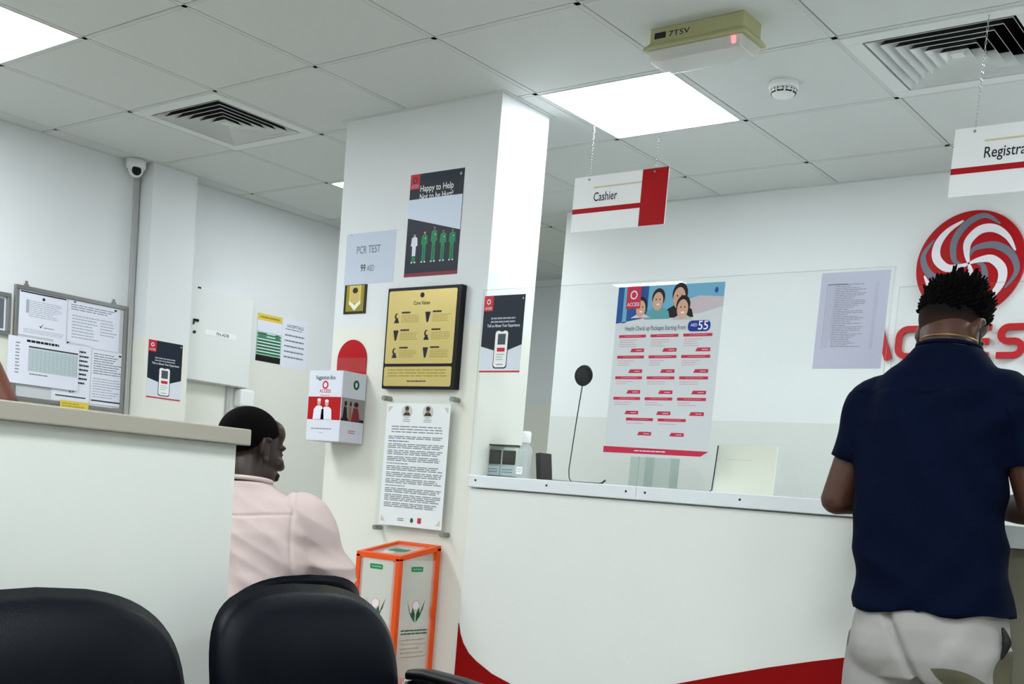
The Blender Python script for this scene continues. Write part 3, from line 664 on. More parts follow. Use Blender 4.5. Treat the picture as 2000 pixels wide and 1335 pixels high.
bm = bmesh.new(); tube(bm, [(.006, 0, .376), (-.006, 0, .25), (-.018, 0, .1), (-.022, 0, .05), (-.018, 0, .02), (-.008, 0, .008)], .0022, 8); finish('stem', bm, m_ink, t, smooth=True)
bm = bmesh.new(); tube(bm, [(-.14, 0, .005), (-.02, 0, .004), (.12, 0, .005), (.135, 0, .008), (.15, 0, .02)], .004, 8); finish('base_bar', bm, m_ink, t, smooth=True)
t = thing('leaflet_stand', (2.47, 1.25, ZT), 'clear leaflet stand on the counter under the health poster', 'leaflet stand')
bm = bmesh.new()
for x in (-.10, -.035, .07): box(bm, x, -.03, 0, x + .003, .03, .12)
box(bm, -.10, .027, 0, .073, .03, .13); box(bm, -.10, -.03, 0, .073, .03, .003); finish('clear_dividers', bm, g_edge, t)
s = on_front('cream_card', 2.735, 1.1865, 2.956, 1.356, m_cream, 'plain cream card standing on the counter behind the glass', 'card', y=1.2, t=.004)
s.lines(.15, .6, .68, .71, 1, mat('crease', (206, 208, 190), .6), rag=0); put(s, FY)
bm = bmesh.new(); tube(bm, [(2.738, 1.19, 1.35), (2.734, 1.19, 1.27), (2.73, 1.19, 1.195), (2.72, 1.19, 1.1885), (2.6, 1.19, 1.1885), (2.55, 1.195, 1.1885)], .0022, 8)
tag(finish('desk_cable', bm, m_ink, smooth=True), 'thin black cable lying on the counter and rising beside the cream card', 'cable')

# ================================================================== HANGING SIGNS
def hang_sign(x0, w_, word, tw, chains, redblock, label):
    t = thing('hanging_sign', (x0, 1.22, 2.135), label, 'hanging sign', 'white and red signs hanging on chains')
    s = Sheet(w_, .202, mat('sign_white', (244, 245, 248), .35), .005)
    if redblock: s.rect(.735, -.0, 1.0, 1, m_red)
    s.rect(0, .33, .735 if redblock else 1, .42, m_red); s.rect(.09 / w_, .77, .735 if redblock else 1, .80, mat('sign_gold_line', (214, 204, 176), .5))
    s.text(word, .093 / w_, .535, .046, m_ink, width=tw); s.done('board', (0, .0025, 0), FY, t)
    for cx in chains:
        bm = bmesh.new(); z = .195; k = 0
        while z < H - 2.135 - .001:
            n = 8; e = .007; ring = []
            A = (k % 2) * PI / 2
            for j in range(n):
                a = 2 * PI * j / n
                px, pz = .0028 * math.cos(a), (.0062) * math.sin(a)
                ring.append((cx + px * math.cos(A), px * math.sin(A) - .0055 * 0, z + pz))
            tube(bm, ring + [ring[0]], .0009, 5, cap=False); z += .0105; k += 1
        finish('chain', bm, m_chrome, t)
        bm = bmesh.new(); tube(bm, [(cx, -.005, .19), (cx, .005, .19)], .004, 10); finish('ring', bm, m_steel, t)
hang_sign(2.011, .408, 'Cashier', .255, (.067, .351), True, 'hanging white sign reading Cashier with a red block at its right end')
hang_sign(3.414, .62, 'Registration', .285, (.058, .5), False, 'hanging white sign beginning Registra, cut by the right edge of the photo')

# ================================================================== WALL LOGO
EMC = (3.042, 2.266); ER = .224
t = thing('swirl_emblem', (EMC[0], YB, EMC[1]), 'large round red emblem with white and grey swirling arms on the back wall', 'emblem')
bm = bmesh.new(); lathe(bm, [(ER - .003, 0), (ER, .004), (ER, .02), (ER - .003, .024)], 96); finish('red_disc', bm, m_red, t, rot=FY)
def arm(keys, wmax, rot, z):
    th = [math.radians(k[1]) for k in keys]; rs = [k[0] for k in keys]; P = []
    n = 40; ks = len(keys) - 1
    for i in range(n + 1):
        f = i / n * ks; j = min(int(f), ks - 1); u = f - j
        def cr(a, b, c, d): return .5 * (2*b + (c - a)*u + (2*a - 5*b + 4*c - d)*u*u + (3*b - a - 3*c + d)*u**3)
        g = lambda L: cr(L[max(j-1, 0)], L[j], L[j+1], L[min(j+2, ks)])
        xs = [r * math.cos(t_) for r, t_ in zip(rs, th)]; ys = [r * math.sin(t_) for r, t_ in zip(rs, th)]
        P.append(Vector((g(xs), g(ys))))
    Lf, Rt = [], []
    for i, p in enumerate(P):
        tt = (P[min(i+1, n)] - P[max(i-1, 0)]).normalized(); nn = Vector((-tt.y, tt.x))
        wd = wmax * math.sin(PI * min(1, (i / n) * .97 + .02)) ** .8 * .5 + .006
        Lf.append(p + nn * wd); Rt.append(p - nn * wd)
    c, s_ = math.cos(rot), math.sin(rot)
    bm = bmesh.new()
    def V_(p, z_): return bm.verts.new(((p.x * c - p.y * s_) * ER, (p.x * s_ + p.y * c) * ER, z_))
    A = [V_(p, z) for p in Lf]; B = [V_(p, z) for p in Rt]; A2 = [V_(p, .02) for p in Lf]; B2 = [V_(p, .02) for p in Rt]
    for i in range(n):
        bm.faces.new((B[i], B[i+1], A[i+1], A[i])); bm.faces.new((A[i], A[i+1], A2[i+1], A2[i])); bm.faces.new((B2[i], B2[i+1], B[i+1], B[i]))
    bmesh.ops.recalc_face_normals(bm, faces=bm.faces)
    return bm
for k in range(4):
    finish('grey_arm', arm([(.14, 185), (.3, 162), (.54, 126), (.76, 100), (.90, 78), (.86, 55)], .125, -k * PI / 2, .0262), mat('emblem_grey', (116, 118, 132), .4), t, rot=FY)
for k in range(4):
    finish('white_arm', arm([(.0, 215), (.2, 197), (.42, 188), (.63, 168), (.74, 148), (.79, 126), (.84, 103)], .15, -k * PI / 2, .0278), mat('emblem_white', (234, 230, 236), .35), t, rot=FY)
# raised wordmark
def stroke_letter(paths, w2, x, parent):
    bm = bmesh.new(); cuts = []
    for pth in paths:
        P = [Vector(p) for p in pth]; L, R_ = [], []
        for i, p in enumerate(P):
            t1 = (P[min(i+1, len(P)-1)] - p); t0 = (p - P[max(i-1, 0)])
            tt = ((t1.normalized() if t1.length else Vector((0, 0))) + (t0.normalized() if t0.length else Vector((0, 0)))).normalized()
            n = Vector((-tt.y, tt.x)); L.append(p + n * w2); R_.append(p - n * w2)
        zs = (0, .018)
        a, b, c, d = ([bm.verts.new((q.x, q.y, z)) for q in S] for S, z in ((L, .018), (R_, .018), (L, 0), (R_, 0)))
        for i in range(len(P) - 1):
            bm.faces.new((b[i], b[i+1], a[i+1], a[i])); bm.faces.new((a[i], a[i+1], c[i+1], c[i])); bm.faces.new((d[i], d[i+1], b[i+1], b[i]))
        bm.faces.new((a[0], c[0], d[0], b[0])); bm.faces.new((b[-1], d[-1], c[-1], a[-1]))
    bmesh.ops.recalc_face_normals(bm, faces=bm.faces)
    finish('letter', bm, mat('letter_red', (190, 30, 38), .35), parent, rot=FY, loc=(x, 0, 0))
def arc(cx, cy, r, a0, a1, n=8): return [(cx + r * math.cos(math.radians(a0 + (a1 - a0) * k / n)), cy + r * math.sin(math.radians(a0 + (a1 - a0) * k / n))) for k in range(n + 1)]
t = thing('wall_lettering', (2.62, YB - .004, 1.863), 'raised red ACCESS lettering on the back wall under the round emblem', 'sign lettering')
hh, ww, sw = .146, .115, .0135; rC = .04
a_, b_ = sw, hh - sw
Cp = [(ww, b_)] + arc(a_ + rC, b_ - rC, rC, 90, 180) + arc(a_ + rC, a_ + rC, rC, 180, 270) + [(ww, a_)]
Sp = [(ww, b_)] + arc(a_ + .03, b_ - .03, .0298, 90, 270) + arc(ww - sw - .03, a_ + .03, .0298, 90, -90) + [(.004, a_)]
E1 = [[(ww, b_)] + arc(a_ + .02, b_ - .02, .02, 90, 180) + arc(a_ + .02, a_ + .02, .02, 180, 270) + [(ww, a_)], [(a_, hh / 2), (ww - .005, hh / 2)]]
stroke_letter([[(.004, 0), (.06, hh - .004)], [(.06, hh - .004), (.118, 0)]], .016, 0, t)
stroke_letter([Cp], sw, .142, t); stroke_letter([Cp], sw, .285, t); stroke_letter(E1, sw, .43, t); stroke_letter([Sp], sw, .572, t); stroke_letter([Sp], sw, .715, t)

# ================================================================== LOW PARTITION + CHAIRS
struct(cbox('wall_partition', 2.47, Y0, 0, 2.60, -.806, 1.181, m_part))
o = struct(cbox('trim_10', 2.45, Y0, 1.1815, 2.625, -.785, 1.217, m_cap, bevel=.003))

def cushion(hw_, hh_, crown, tf, tb, n=56, rings=12, power=4.2):
    """upright cushion, local: y across, z up (0 = bottom), front towards +x"""
    bm = bmesh.new()
    out = []
    for k in range(n):
        a = 2 * PI * k / n; c, s_ = math.cos(a), math.sin(a)
        y = hw_ * math.copysign(abs(c) ** (2 / power), c); z = hh_ * math.copysign(abs(s_) ** (2 / power), s_)
        y *= 1 - .05 * (z < 0) * (-z / hh_)
        if z > 0: z += crown * (1 - (y / hw_) ** 2) * (z / hh_)
        out.append((y, z))
    def surf(sign, T):
        R = []
        for i in range(1, rings + 1):
            f = i / rings; d = T * (1 - f ** 3.2) ** .5 if f < 1 else 0
            R.append([bm.verts.new((sign * d + bend(z * f), y * f, z * f + hh_)) for y, z in out])
        cc = bm.verts.new((sign * T + bend(0), 0, hh_))
        for k in range(n):
            q = (cc, R[0][k], R[0][(k+1) % n]); bm.faces.new(q if sign > 0 else q[::-1])
        for a, b in zip(R, R[1:]):
            for k in range(n):
                q = (a[k], b[k], b[(k+1) % n], a[(k+1) % n]); bm.faces.new(q if sign > 0 else q[::-1])
        return R[-1]
    def bend(z): return -.10 * (z / hh_) * hh_ * 1.6 - .10 * max(0, z / hh_) ** 3 * .35
    surf(1, tf); surf(-1, tb)
    bmesh.ops.remove_doubles(bm, verts=bm.verts, dist=1e-5); bmesh.ops.recalc_face_normals(bm, faces=bm.faces)
    return bm
def make_chair(loc, rotz, label, group, top=.90, arms=(-1, 1)):
    """faces local +x"""
    t = thing('waiting_chair', loc, label, 'chair', group, rotz)
    k = top / .90
    b = cushion(.264, .235, .028, .040, .032); finish('backrest', b, m_leather, t, smooth=True, loc=(-.03, 0, .40 * k))
    bm = cushion(.25, .24, .0, .045, .03, power=4.5)
    bmesh.ops.rotate(bm, cent=(0, 0, 0), matrix=Matrix.Rotation(PI / 2, 3, 'Y'), verts=bm.verts)
    for v in bm.verts: v.co.z = v.co.z * -1 if False else v.co.z
    zs = [v.co.z for v in bm.verts]; mid = (max(zs) + min(zs)) / 2
    for v in bm.verts: v.co.z = .03 * (v.co.z - mid) / (max(zs) - min(zs)) * 3 
    finish('seat', bm, m_leather, t, smooth=True, loc=(.02, 0, .42 * k))
    for sg in arms:
        y = sg * .29
        bm = bmesh.new(); P = []
        zz = .685 * k
        pts = [(-.06, zz - .16), (-.055, zz - .04), (-.03, zz - .005), (.03, zz + .004), (.12, zz), (.24, zz - .012), (.31, zz - .03), (.335, zz - .07), (.32, zz - .16), (.30, .36 * k)]
        tube(bm, [(x, y, z) for x, z in pts], .011, 10); fr = finish('arm_frame', bm, m_chrome, t, smooth=True)
        bm = bmesh.new(); ap = [(-.02, zz + .012), (.03, zz + .018), (.12, zz + .015), (.24, zz + .003), (.30, zz - .017), (.325, zz - .045)]
        R = []
        for i, (x, z) in enumerate(ap):
            tt = Vector((ap[min(i+1, 5)][0] - ap[max(i-1, 0)][0], ap[min(i+1, 5)][1] - ap[max(i-1, 0)][1])).normalized(); n_ = Vector((-tt.y, tt.x))
            R.append([bm.verts.new((x + n_.x * h, y + w_, z + n_.y * h)) for w_, h in ((-.026, -.010), (.026, -.010), (.028, .004), (.018, .013), (-.018, .013), (-.028, .004))])
        for a, c in zip(R, R[1:]):
            for j in range(6): bm.faces.new((a[j], a[(j+1) % 6], c[(j+1) % 6], c[j]))
        bm.faces.new(R[0][::-1]); bm.faces.new(R[-1]); bmesh.ops.recalc_face_normals(bm, faces=bm.faces)
        finish('armrest', bm, m_blackp, t, smooth=True, bevel=.004)
        for x in (-.05, .28):
            bm = bmesh.new(); tube(bm, [(x * .8 + .02, y * .93, .36 * k), (x * 1.15 + .01, y * .98, .0)], .012, 10); finish('leg', bm, m_chrome, t, smooth=True)
    bm = bmesh.new(); box(bm, .08, -.285, .335 * k, .13, .285, .37 * k); finish('beam', bm, m_blackp, t, bevel=.004)
    for y in (-.12, .12):
        bm = bmesh.new(); tube(bm, [(.1, y, .36 * k), (-.05, y, .38 * k), (-.07, y, .45 * k), (-.09, y, .6 * k)], .011, 8)
        finish('back_bracket', bm, m_chrome, t, smooth=True)
    return t
gA, gB = 'front row of black leather waiting chairs', 'back row of black leather waiting chairs'
make_chair((2.93, -.805, 0), 0, 'black leather waiting chair with armrest in front of the partition end', gA)
make_chair((2.93, -1.388, 0), 0, 'black leather waiting chair at the lower left of the photo', gA, arms=(-1,))
make_chair((2.27, -.365, 0), PI, 'black chair behind the front row in which the pink-shirted person sits', gB, top=.835)
make_chair((2.27, -1.32, 0), PI, 'black chair hidden behind the low partition under the half-seen person', gB, top=.825)

# ================================================================== PEOPLE
def ico(bm, c, r, sc=(1, 1, 1), sub=3, mx=None):
    g = bmesh.ops.create_icosphere(bm, subdivisions=sub, radius=1)
    for v in g['verts']: v.co = Vector((v.co.x * sc[0] * r, v.co.y * sc[1] * r, v.co.z * sc[2] * r))
    if mx is not None: bmesh.ops.transform(bm, matrix=mx, verts=g['verts'])
    bmesh.ops.translate(bm, vec=Vector(c), verts=g['verts'])
def limb(bm, pts, rs, n=16, ends=True):
    """tapered limb through the joints, smoothed, with round ends"""
    P = [Vector(p) for p in pts]; Q, RR = [], []
    for i in range(len(P) - 1):
        a, b, c, d = P[max(i-1, 0)], P[i], P[i+1], P[min(i+2, len(P)-1)]
        for k in range(6):
            u = k / 6; Q.append(.5 * (2*b + (c - a)*u + (2*a - 5*b + 4*c - d)*u*u + (3*b - a - 3*c + d)*u**3)); RR.append(rs[i] * (1 - u) + rs[i+1] * u)
    Q.append(P[-1]); RR.append(rs[-1]); tube(bm, Q, RR, n)
    if ends:
        ico(bm, P[0], rs[0], sub=2); ico(bm, P[-1], rs[-1], sub=2)
def loft(bm, secs, n=32, p=2.3):
    rings = []
    for c, U, V in secs:
        c, U, V = Vector(c), Vector(U), Vector(V); r = []
        for k in range(n):
            a = 2 * PI * k / n; x, y = math.cos(a), math.sin(a)
            r.append(bm.verts.new(c + U * math.copysign(abs(x) ** (2 / p), x) + V * math.copysign(abs(y) ** (2 / p), y)))
        rings.append(r)
    for a, b in zip(rings, rings[1:]):
        for k in range(n): bm.faces.new((a[k], a[(k+1) % n], b[(k+1) % n], b[k]))
    bm.faces.new(rings[0][::-1]); bm.faces.new(rings[-1])
def fuse(name, bm, m, vox, parent, smooth_it=4, disp=None, mats=None):
    bmesh.ops.recalc_face_normals(bm, faces=bm.faces)
    me = bpy.data.meshes.new('tmp'); bm.to_mesh(me); bm.free()
    o = bpy.data.objects.new('tmp', me); C.objects.link(o)
    r = o.modifiers.new('r', 'REMESH'); r.mode = 'VOXEL'; r.voxel_size = vox; r.use_smooth_shade = True
    if smooth_it: s_ = o.modifiers.new('s', 'SMOOTH'); s_.iterations = smooth_it; s_.factor = .6
    bpy.context.view_layer.update()
    me2 = bpy.data.meshes.new_from_object(o.evaluated_get(bpy.context.evaluated_depsgraph_get()))
    bpy.data.objects.remove(o); bpy.data.meshes.remove(me)
    me2.name = name; me2.materials.clear()
    for x in (m if isinstance(m, (list, tuple)) else [m]): me2.materials.append(x)
    if disp:
        me2.update(); nv = [v.normal.copy() for v in me2.vertices]
        for v, n_ in zip(me2.vertices, nv): v.co += n_ * disp(v.co, n_)
    me2.polygons.foreach_set('use_smooth', [True] * len(me2.polygons)); me2.update()
    o = bpy.data.objects.new(name, me2); C.objects.link(o); o.parent = parent
    return o
def frame_mx(loc, fwd, tilt=0, roll=0):
    """local: x right, y forward (face), z up"""
    f = Vector(fwd); f.z = 0; f.normalize(); r = f.cross(Vector((0, 0, 1)))
    m = Matrix((r, f, Vector((0, 0, 1)))).transposed().to_4x4()
    m = Matrix.Translation(loc) @ m @ Matrix.Rotation(-tilt, 4, 'X') @ Matrix.Rotation(roll, 4, 'Y')
    return m
def head(bm, mx, k=1.0):
    """origin = centre of the skull at ear height; k scales"""
    def E(c, r): 
        g = bmesh.ops.create_icosphere(bm, subdivisions=3, radius=1)
        for v in g['verts']: v.co = mx @ Vector(((v.co.x * r[0] + c[0]) * k, (v.co.y * r[1] + c[1]) * k, (v.co.z * r[2] + c[2]) * k))
    E((0, -.012, .035), (.074, .094, .086)); E((0, .03, -.02), (.060, .062, .080)); E((0, .035, -.075), (.048, .045, .035))
    E((0, .060, -.096), (.024, .020, .018)); E((0, .055, .055), (.058, .042, .045))
    for s_ in (-1, 1):
        E((s_ * .026, .082, .018), (.024, .013, .009)); E((s_ * .040, .066, -.030), (.022, .020, .020)); E((s_ * .045, .02, -.07), (.02, .04, .028))
        E((s_ * .026, .080, -.002), (.014, .011, .008))                                 # eyelids
        E((s_ * .012, .096, -.038), (.009, .010, .008))                                 # nostril wings
        # ear: shell, helix rim and lobe
        E((s_ * .078, -.006, -.004), (.008, .018, .029)); E((s_ * .087, -.015, .006), (.007, .008, .027)); E((s_ * .086, -.001, .027), (.007, .015, .008)); E((s_ * .083, .000, -.031), (.007, .010, .011))
    for i in range(5): E((0, .092 + i * .0042, .006 - i * .010), (.008 + i * .0012, .010, .009))
    E((0, .103, -.038), (.012, .013, .010))
    E((0, .086, -.060), (.024, .014, .007)); E((0, .090, -.064), (.019, .012, .005)); E((0, .088, -.074), (.018, .012, .0065))
def hand(bm, wrist, d, nrm, thumb_side, curl=.5, k=1.0):
    """d along the palm, nrm out of the back of the hand, thumb_side +1/-1"""
    d = Vector(d).normalized(); nrm = Vector(nrm); nrm = (nrm - d * nrm.dot(d)).normalized(); s_ = d.cross(nrm) * thumb_side; w_ = Vector(wrist)
    loft(bm, [(w_ - d * .01, s_ * .026 * k, nrm * .019 * k), (w_ + d * .03 * k, s_ * .036 * k, nrm * .016 * k), (w_ + d * .085 * k, s_ * .041 * k, nrm * .012 * k), (w_ + d * .095 * k, s_ * .039 * k, nrm * .008 * k)], 20)
    for i, (off, L) in enumerate(((.033, .072), (.011, .082), (-.011, .076), (-.033, .060))):
        p = w_ + d * .085 * k + s_ * off * k; q = [p]; a = .1
        for seg in (.42, .32, .26):
            a += curl * .55; dd = d * math.cos(a) - nrm * math.sin(a) + s_ * off * 1.2; q.append(q[-1] + dd.normalized() * L * seg * k)
        limb(bm, q, [.0095 * k, .0088 * k, .008 * k, .0068 * k], 10)
    p = w_ + d * .025 * k + s_ * .028 * k
    limb(bm, [p, p + (d * .5 + s_ * .75 - nrm * .2) * .035 * k, p + (d * .8 + s_ * .7 - nrm * .35) * .062 * k, p + (d * 1.1 + s_ * .62 - nrm * .5) * .078 * k], [.014 * k, .0115 * k, .0098 * k, .008 * k], 10)
def shoe(bm, heel, d, L=.27):
    d = Vector(d); d.z = 0; d.normalize(); s_ = d.cross(Vector((0, 0, 1))); h = Vector((heel[0], heel[1], 0)); z = Vector((0, 0, 1))
    loft(bm, [(h - d * .01 + z * .045, s_ * .03, z * .044), (h + d * .04 + z * .05, s_ * .038, z * .049), (h + d * .12 + z * .042, s_ * .043, z * .041), (h + d * .2 + z * .032, s_ * .048, z * .031), (h + d * .25 + z * .026, s_ * .038, z * .025), (h + d * L + z * .02, s_ * .015, z * .012)], 20)

def fold(scale, amp, d, seed, sharp=2.0):
    d = Vector(d).normalized(); sv = Vector((seed, seed * 1.7, seed * .3))
    def f(co, n_):
        wv = noise.noise(co * 2.2 + sv) * 1.4
        ph = co.dot(d) * scale + wv * 2.6
        m_ = max(0, noise.noise(co * 3.1 + sv * 2) * 1.3 + .35)
        return amp * m_ * (abs(math.sin(ph)) ** sharp * -1 + .5) + .0012 * noise.noise(co * 22 + sv)
    return f

# ---- the man at the counter, facing the window (+Y)
man = thing('person', (3.63, .72, 0), 'person in a navy t-shirt and pale shorts standing at the counter, seen from behind', 'person')
man.location = (0, 0, 0)
sk1 = mat('skin_brown', (70, 43, 32), .5, vary=.05, vscale=30, spec=.35)
sx = 3.615
neck = Vector((3.628, .735, 1.575))
hm = frame_mx((3.60, .785, 1.668), (-.03, 1, 0), math.radians(24), 0)
hmr = frame_mx((3.604, .785, 1.652), (.32, 1, 0), math.radians(24), 0)
bm = bmesh.new()
head(bm, hmr, 1.04)
limb(bm, [(3.603, .765, 1.655), (3.615, .738, 1.60), (3.622, .72, 1.49)], [.070, .069, .08], 20)
loft(bm, [((sx + .03, .71, .86), (.165, 0, 0), (0, .105, 0)), ((sx + .02, .70, 1.0), (.15, 0, 0), (0, .095, 0)), ((sx, .70, 1.2), (.165, 0, 0), (0, .10, 0)), ((sx, .71, 1.38), (.18, 0, 0), (0, .095, 0)), ((sx, .715, 1.47), (.15, 0, 0), (0, .07, 0)), ((sx, .72, 1.53), (.07, 0, 0), (0, .05, 0))])
SL, SR = Vector((3.440, .725, 1.45)), Vector((3.805, .725, 1.46))
EL, ER_ = Vector((3.375, .70, 1.185)), Vector((3.885, .75, 1.195))
WL, WR = Vector((3.475, .93, 1.195)), Vector((3.74, .95, 1.195))
for S_, E2, W_, sg in ((SL, EL, WL, 1), (SR, ER_, WR, -1)):
    limb(bm, [S_, (S_ + E2) / 2, E2], [.056, .050, .043]); limb(bm, [E2, E2 * .6 + W_ * .4, W_], [.045, .042, .029])
    dd = (Vector((3.60, 1.06, 1.185)) - W_); hand(bm, W_, dd, (0, 0, 1), sg, .35)
for sg in (-1, 1):
    hx = sx + .045 + sg * .095
    limb(bm, [(hx, .71, .88), (hx + sg * .01, .72, .68), (hx + sg * .02, .715, .49), (hx + sg * .02, .70, .28), (hx + sg * .02, .69, .09)], [.098, .085, .058, .052, .038], 20)
    limb(bm, [(hx + sg * .02, .67, .06), (hx + sg * .03, .85, .035)], [.036, .032])
fuse('body', bm, sk1, .0048, man, 3)
# t-shirt
bm = bmesh.new()
secs = [(.900, 3.672, .70, .207, .135), (.96, 3.662, .70, .200, .13), (1.06, 3.645, .70, .197, .128), (1.18, 3.628, .70, .193, .126), (1.30, 3.618, .705, .200, .124), (1.40, 3.617, .71, .206, .115), (1.47, 3.62, .715, .200, .102), (1.52, 3.622, .72, .170, .084), (1.56, 3.624, .725, .122, .078), (1.606, 3.622, .732, .082, .078)]
loft(bm, [((x, y, z), (a, .0, .010 if z < 1 else 0), (0, b, 0)) for z, x, y, a, b in secs], 40, 2.5)
for S_, E2, sg in ((SL, EL, -1), (SR, ER_, 1)):
    dd = (E2 - S_).normalized(); e = S_ + dd * .165
    limb(bm, [S_ + Vector((-sg * .06, 0, .02)), S_ + Vector((sg * .0, 0, -.0)), S_ + dd * .09, e], [.07, .072, .067, .064], 24, ends=False)
    ico(bm, S_ + Vector((sg * .0, 0, .0)), .072, sub=3)
def shirt_fold(co, n_):
    g1 = fold(24, .020, (.75, .1, .55), 3.1, 1.4)(co, n_); g2 = fold(20, .014, (-.6, .1, .7), 8.2, 1.5)(co, n_)
    return (g1 + g2) * (1 if co.z < 1.48 else .35)
sh = fuse('t_shirt', bm, mat('navy_cotton', (1, 9, 32), .9, bump=.25, bscale=700, spec=.08), .0065, man, 3, shirt_fold)
bm = bmesh.new()
ring = []
for k in range(33):
    a = 2 * PI * k / 32; ring.append((3.623 + .080 * math.cos(a), .734 + .076 * math.sin(a), 1.604 - .010 * math.sin(a)))
tube(bm, ring, .006, 8, cap=False); finish('collar', bm, mat('navy_cotton', (1, 1, 1)), man, smooth=True)
ring = [(3.618 + .0735 * math.cos(a), .742 + .0725 * math.sin(a), 1.622 - .010 * math.sin(a)) for a in (2 * PI * k / 48 for k in range(49))]
bm = bmesh.new(); tube(bm, ring, .0013, 6, cap=False); finish('necklace', bm, mat('gold_chain', (190, 150, 84), .3, metal=1), man, smooth=True)
# shorts
def leafmat():
    m = mat('grey_leaf_print_cotton', (152, 150, 148), .85, bump=.2, bscale=600, spec=.2); nt = m.node_tree; b = nt.nodes['Principled BSDF']
    g = nt.nodes.new('ShaderNodeTexCoord'); sp = nt.nodes.new('ShaderNodeSeparateXYZ'); nt.links.new(g.outputs['Object'], sp.inputs[0])
    cb = nt.nodes.new('ShaderNodeCombineXYZ'); nt.links.new(sp.outputs['X'], cb.inputs[0]); nt.links.new(sp.outputs['Z'], cb.inputs[1])
    last = None
    for x, z, rx, rz, a in ((3.80, .735, .030, .085, 70), (3.885, .775, .026, .075, -8), (3.905, .74, .03, .06, 40), (3.462, .80, .016, .032, -20), (3.84, .68, .022, .07, 20), (3.60, .62, .03, .08, -50), (3.66, .55, .025, .08, 10), (3.75, .56, .03, .07, 60), (3.53, .54, .028, .08, 20)):
        mp = nt.nodes.new('ShaderNodeMapping'); mp.vector_type = 'TEXTURE'
        mp.inputs['Location'].default_value = (x, z, 0); mp.inputs['Rotation'].default_value = (0, 0, math.radians(a)); mp.inputs['Scale'].default_value = (rx, rz, 1)
        nt.links.new(cb.outputs[0], mp.inputs[0])
        s2 = nt.nodes.new('ShaderNodeSeparateXYZ'); nt.links.new(mp.outputs[0], s2.inputs[0])
        ax = nt.nodes.new('ShaderNodeMath'); ax.operation = 'ABSOLUTE'; nt.links.new(s2.outputs[0], ax.inputs[0])
        yy = nt.nodes.new('ShaderNodeMath'); yy.operation = 'MULTIPLY'; nt.links.new(s2.outputs[1], yy.inputs[0]); nt.links.new(s2.outputs[1], yy.inputs[1])
        ad = nt.nodes.new('ShaderNodeMath'); ad.operation = 'ADD'; nt.links.new(ax.outputs[0], ad.inputs[0]); nt.links.new(yy.outputs[0], ad.inputs[1])
        lt = nt.nodes.new('ShaderNodeMath'); lt.operation = 'LESS_THAN'; lt.inputs[1].default_value = 1; nt.links.new(ad.outputs[0], lt.inputs[0])
        if last is None: last = lt
        else:
            mxn = nt.nodes.new('ShaderNodeMath'); mxn.operation = 'MAXIMUM'; nt.links.new(last.outputs[0], mxn.inputs[0]); nt.links.new(lt.outputs[0], mxn.inputs[1]); last = mxn
    mx = nt.nodes.new('ShaderNodeMixRGB'); mx.inputs[1].default_value = lin((152, 150, 148)); mx.inputs[2].default_value = lin((98, 96, 78))
    nt.links.new(last.outputs[0], mx.inputs[0]); nt.links.new(mx.outputs[0], b.inputs['Base Color']); return m
bm = bmesh.new()
loft(bm, [((3.665, .71, .95), (.185, 0, 0), (0, .12, 0)), ((3.668, .705, .86), (.20, 0, 0), (0, .135, 0)), ((3.668, .705, .78), (.205, 0, 0), (0, .135, 0)), ((3.668, .71, .72), (.19, 0, 0), (0, .12, 0))], 36, 2.4)
for sg in (-1, 1):
    hx = 3.668 + sg * .102
    limb(bm, [(hx, .71, .82), (hx + sg * .006, .715, .7), (hx + sg * .012, .72, .5)], [.112, .112, .106], 28, ends=False)
    ico(bm, (3.668 + sg * .09, .675, .80), .108, sub=3)
fuse('shorts', bm, leafmat(), .007, man, 3, lambda co, n_: fold(30, .008, (.8, .2, -.5), 5.5, 1.3)(co, n_) - (.016 * math.exp(-((co.x - (3.585 + (.90 - co.z) * .55)) / .012) ** 2) if co.y < .7 and co.z > .6 else 0))
bm = bmesh.new(); limb(bm, [(3.866, .648, .885), (3.879, .648, .85), (3.874, .64, .81)], [.004, .012, .003], 10); finish('pocket_opening', bm, m_hairp, man, smooth=True)
for sg in (-1, 1):
    bm = bmesh.new(); hx = sx + .045 + sg * .118; shoe(bm, (hx, .64), (sg * .12, 1, 0)); fuse('shoe', bm, m_blackp, .006, man, 2)
# hair: short twists on top, a faded band beneath
def hair_cap(bm, mx, k, zmin, grow=1.035, ymax=.07):
    g = bmesh.ops.create_icosphere(bm, subdivisions=5, radius=1); kill = []
    for v in g['verts']:
        c = v.co; p = Vector((c.x * .074 * grow, c.y * .094 * grow - .012, c.z * .086 * grow + .035))
        if p.z < zmin(p) : kill.append(v)
        v.co = mx @ (p * k)
    bmesh.ops.delete(bm, geom=kill, context='VERTS')
m_hair = mat('black_hair', (5, 4, 5), .85, bump=.8, bscale=900, spec=.06)
bm = bmesh.new(); hair_cap(bm, hmr, 1.04, lambda p: (-.028 + max(0, p.y + .01) * .9), 1.022)
mf = mat('hair_fade_brown_black', (20, 14, 12), .85, spec=.15, bump=.5, bscale=900); nt = mf.node_tree
tc = nt.nodes.new('ShaderNodeTexCoord'); sp = nt.nodes.new('ShaderNodeSeparateXYZ'); mr = nt.nodes.new('ShaderNodeMapRange'); mx = nt.nodes.new('ShaderNodeMixRGB')
nt.links.new(tc.outputs['Object'], sp.inputs[0]); nt.links.new(sp.outputs['Z'], mr.inputs[0]); mr.inputs[1].default_value = 1.640; mr.inputs[2].default_value = 1.700
nt.links.new(mr.outputs[0], mx.inputs[0]); mx.inputs[1].default_value = lin((66, 41, 31)); mx.inputs[2].default_value = lin((12, 9, 9)); nt.links.new(mx.outputs[0], nt.nodes['Principled BSDF'].inputs['Base Color'])
finish('hair_fade', bm, mf, man, smooth=True)
bm = bmesh.new(); random.seed(11)
N = 620
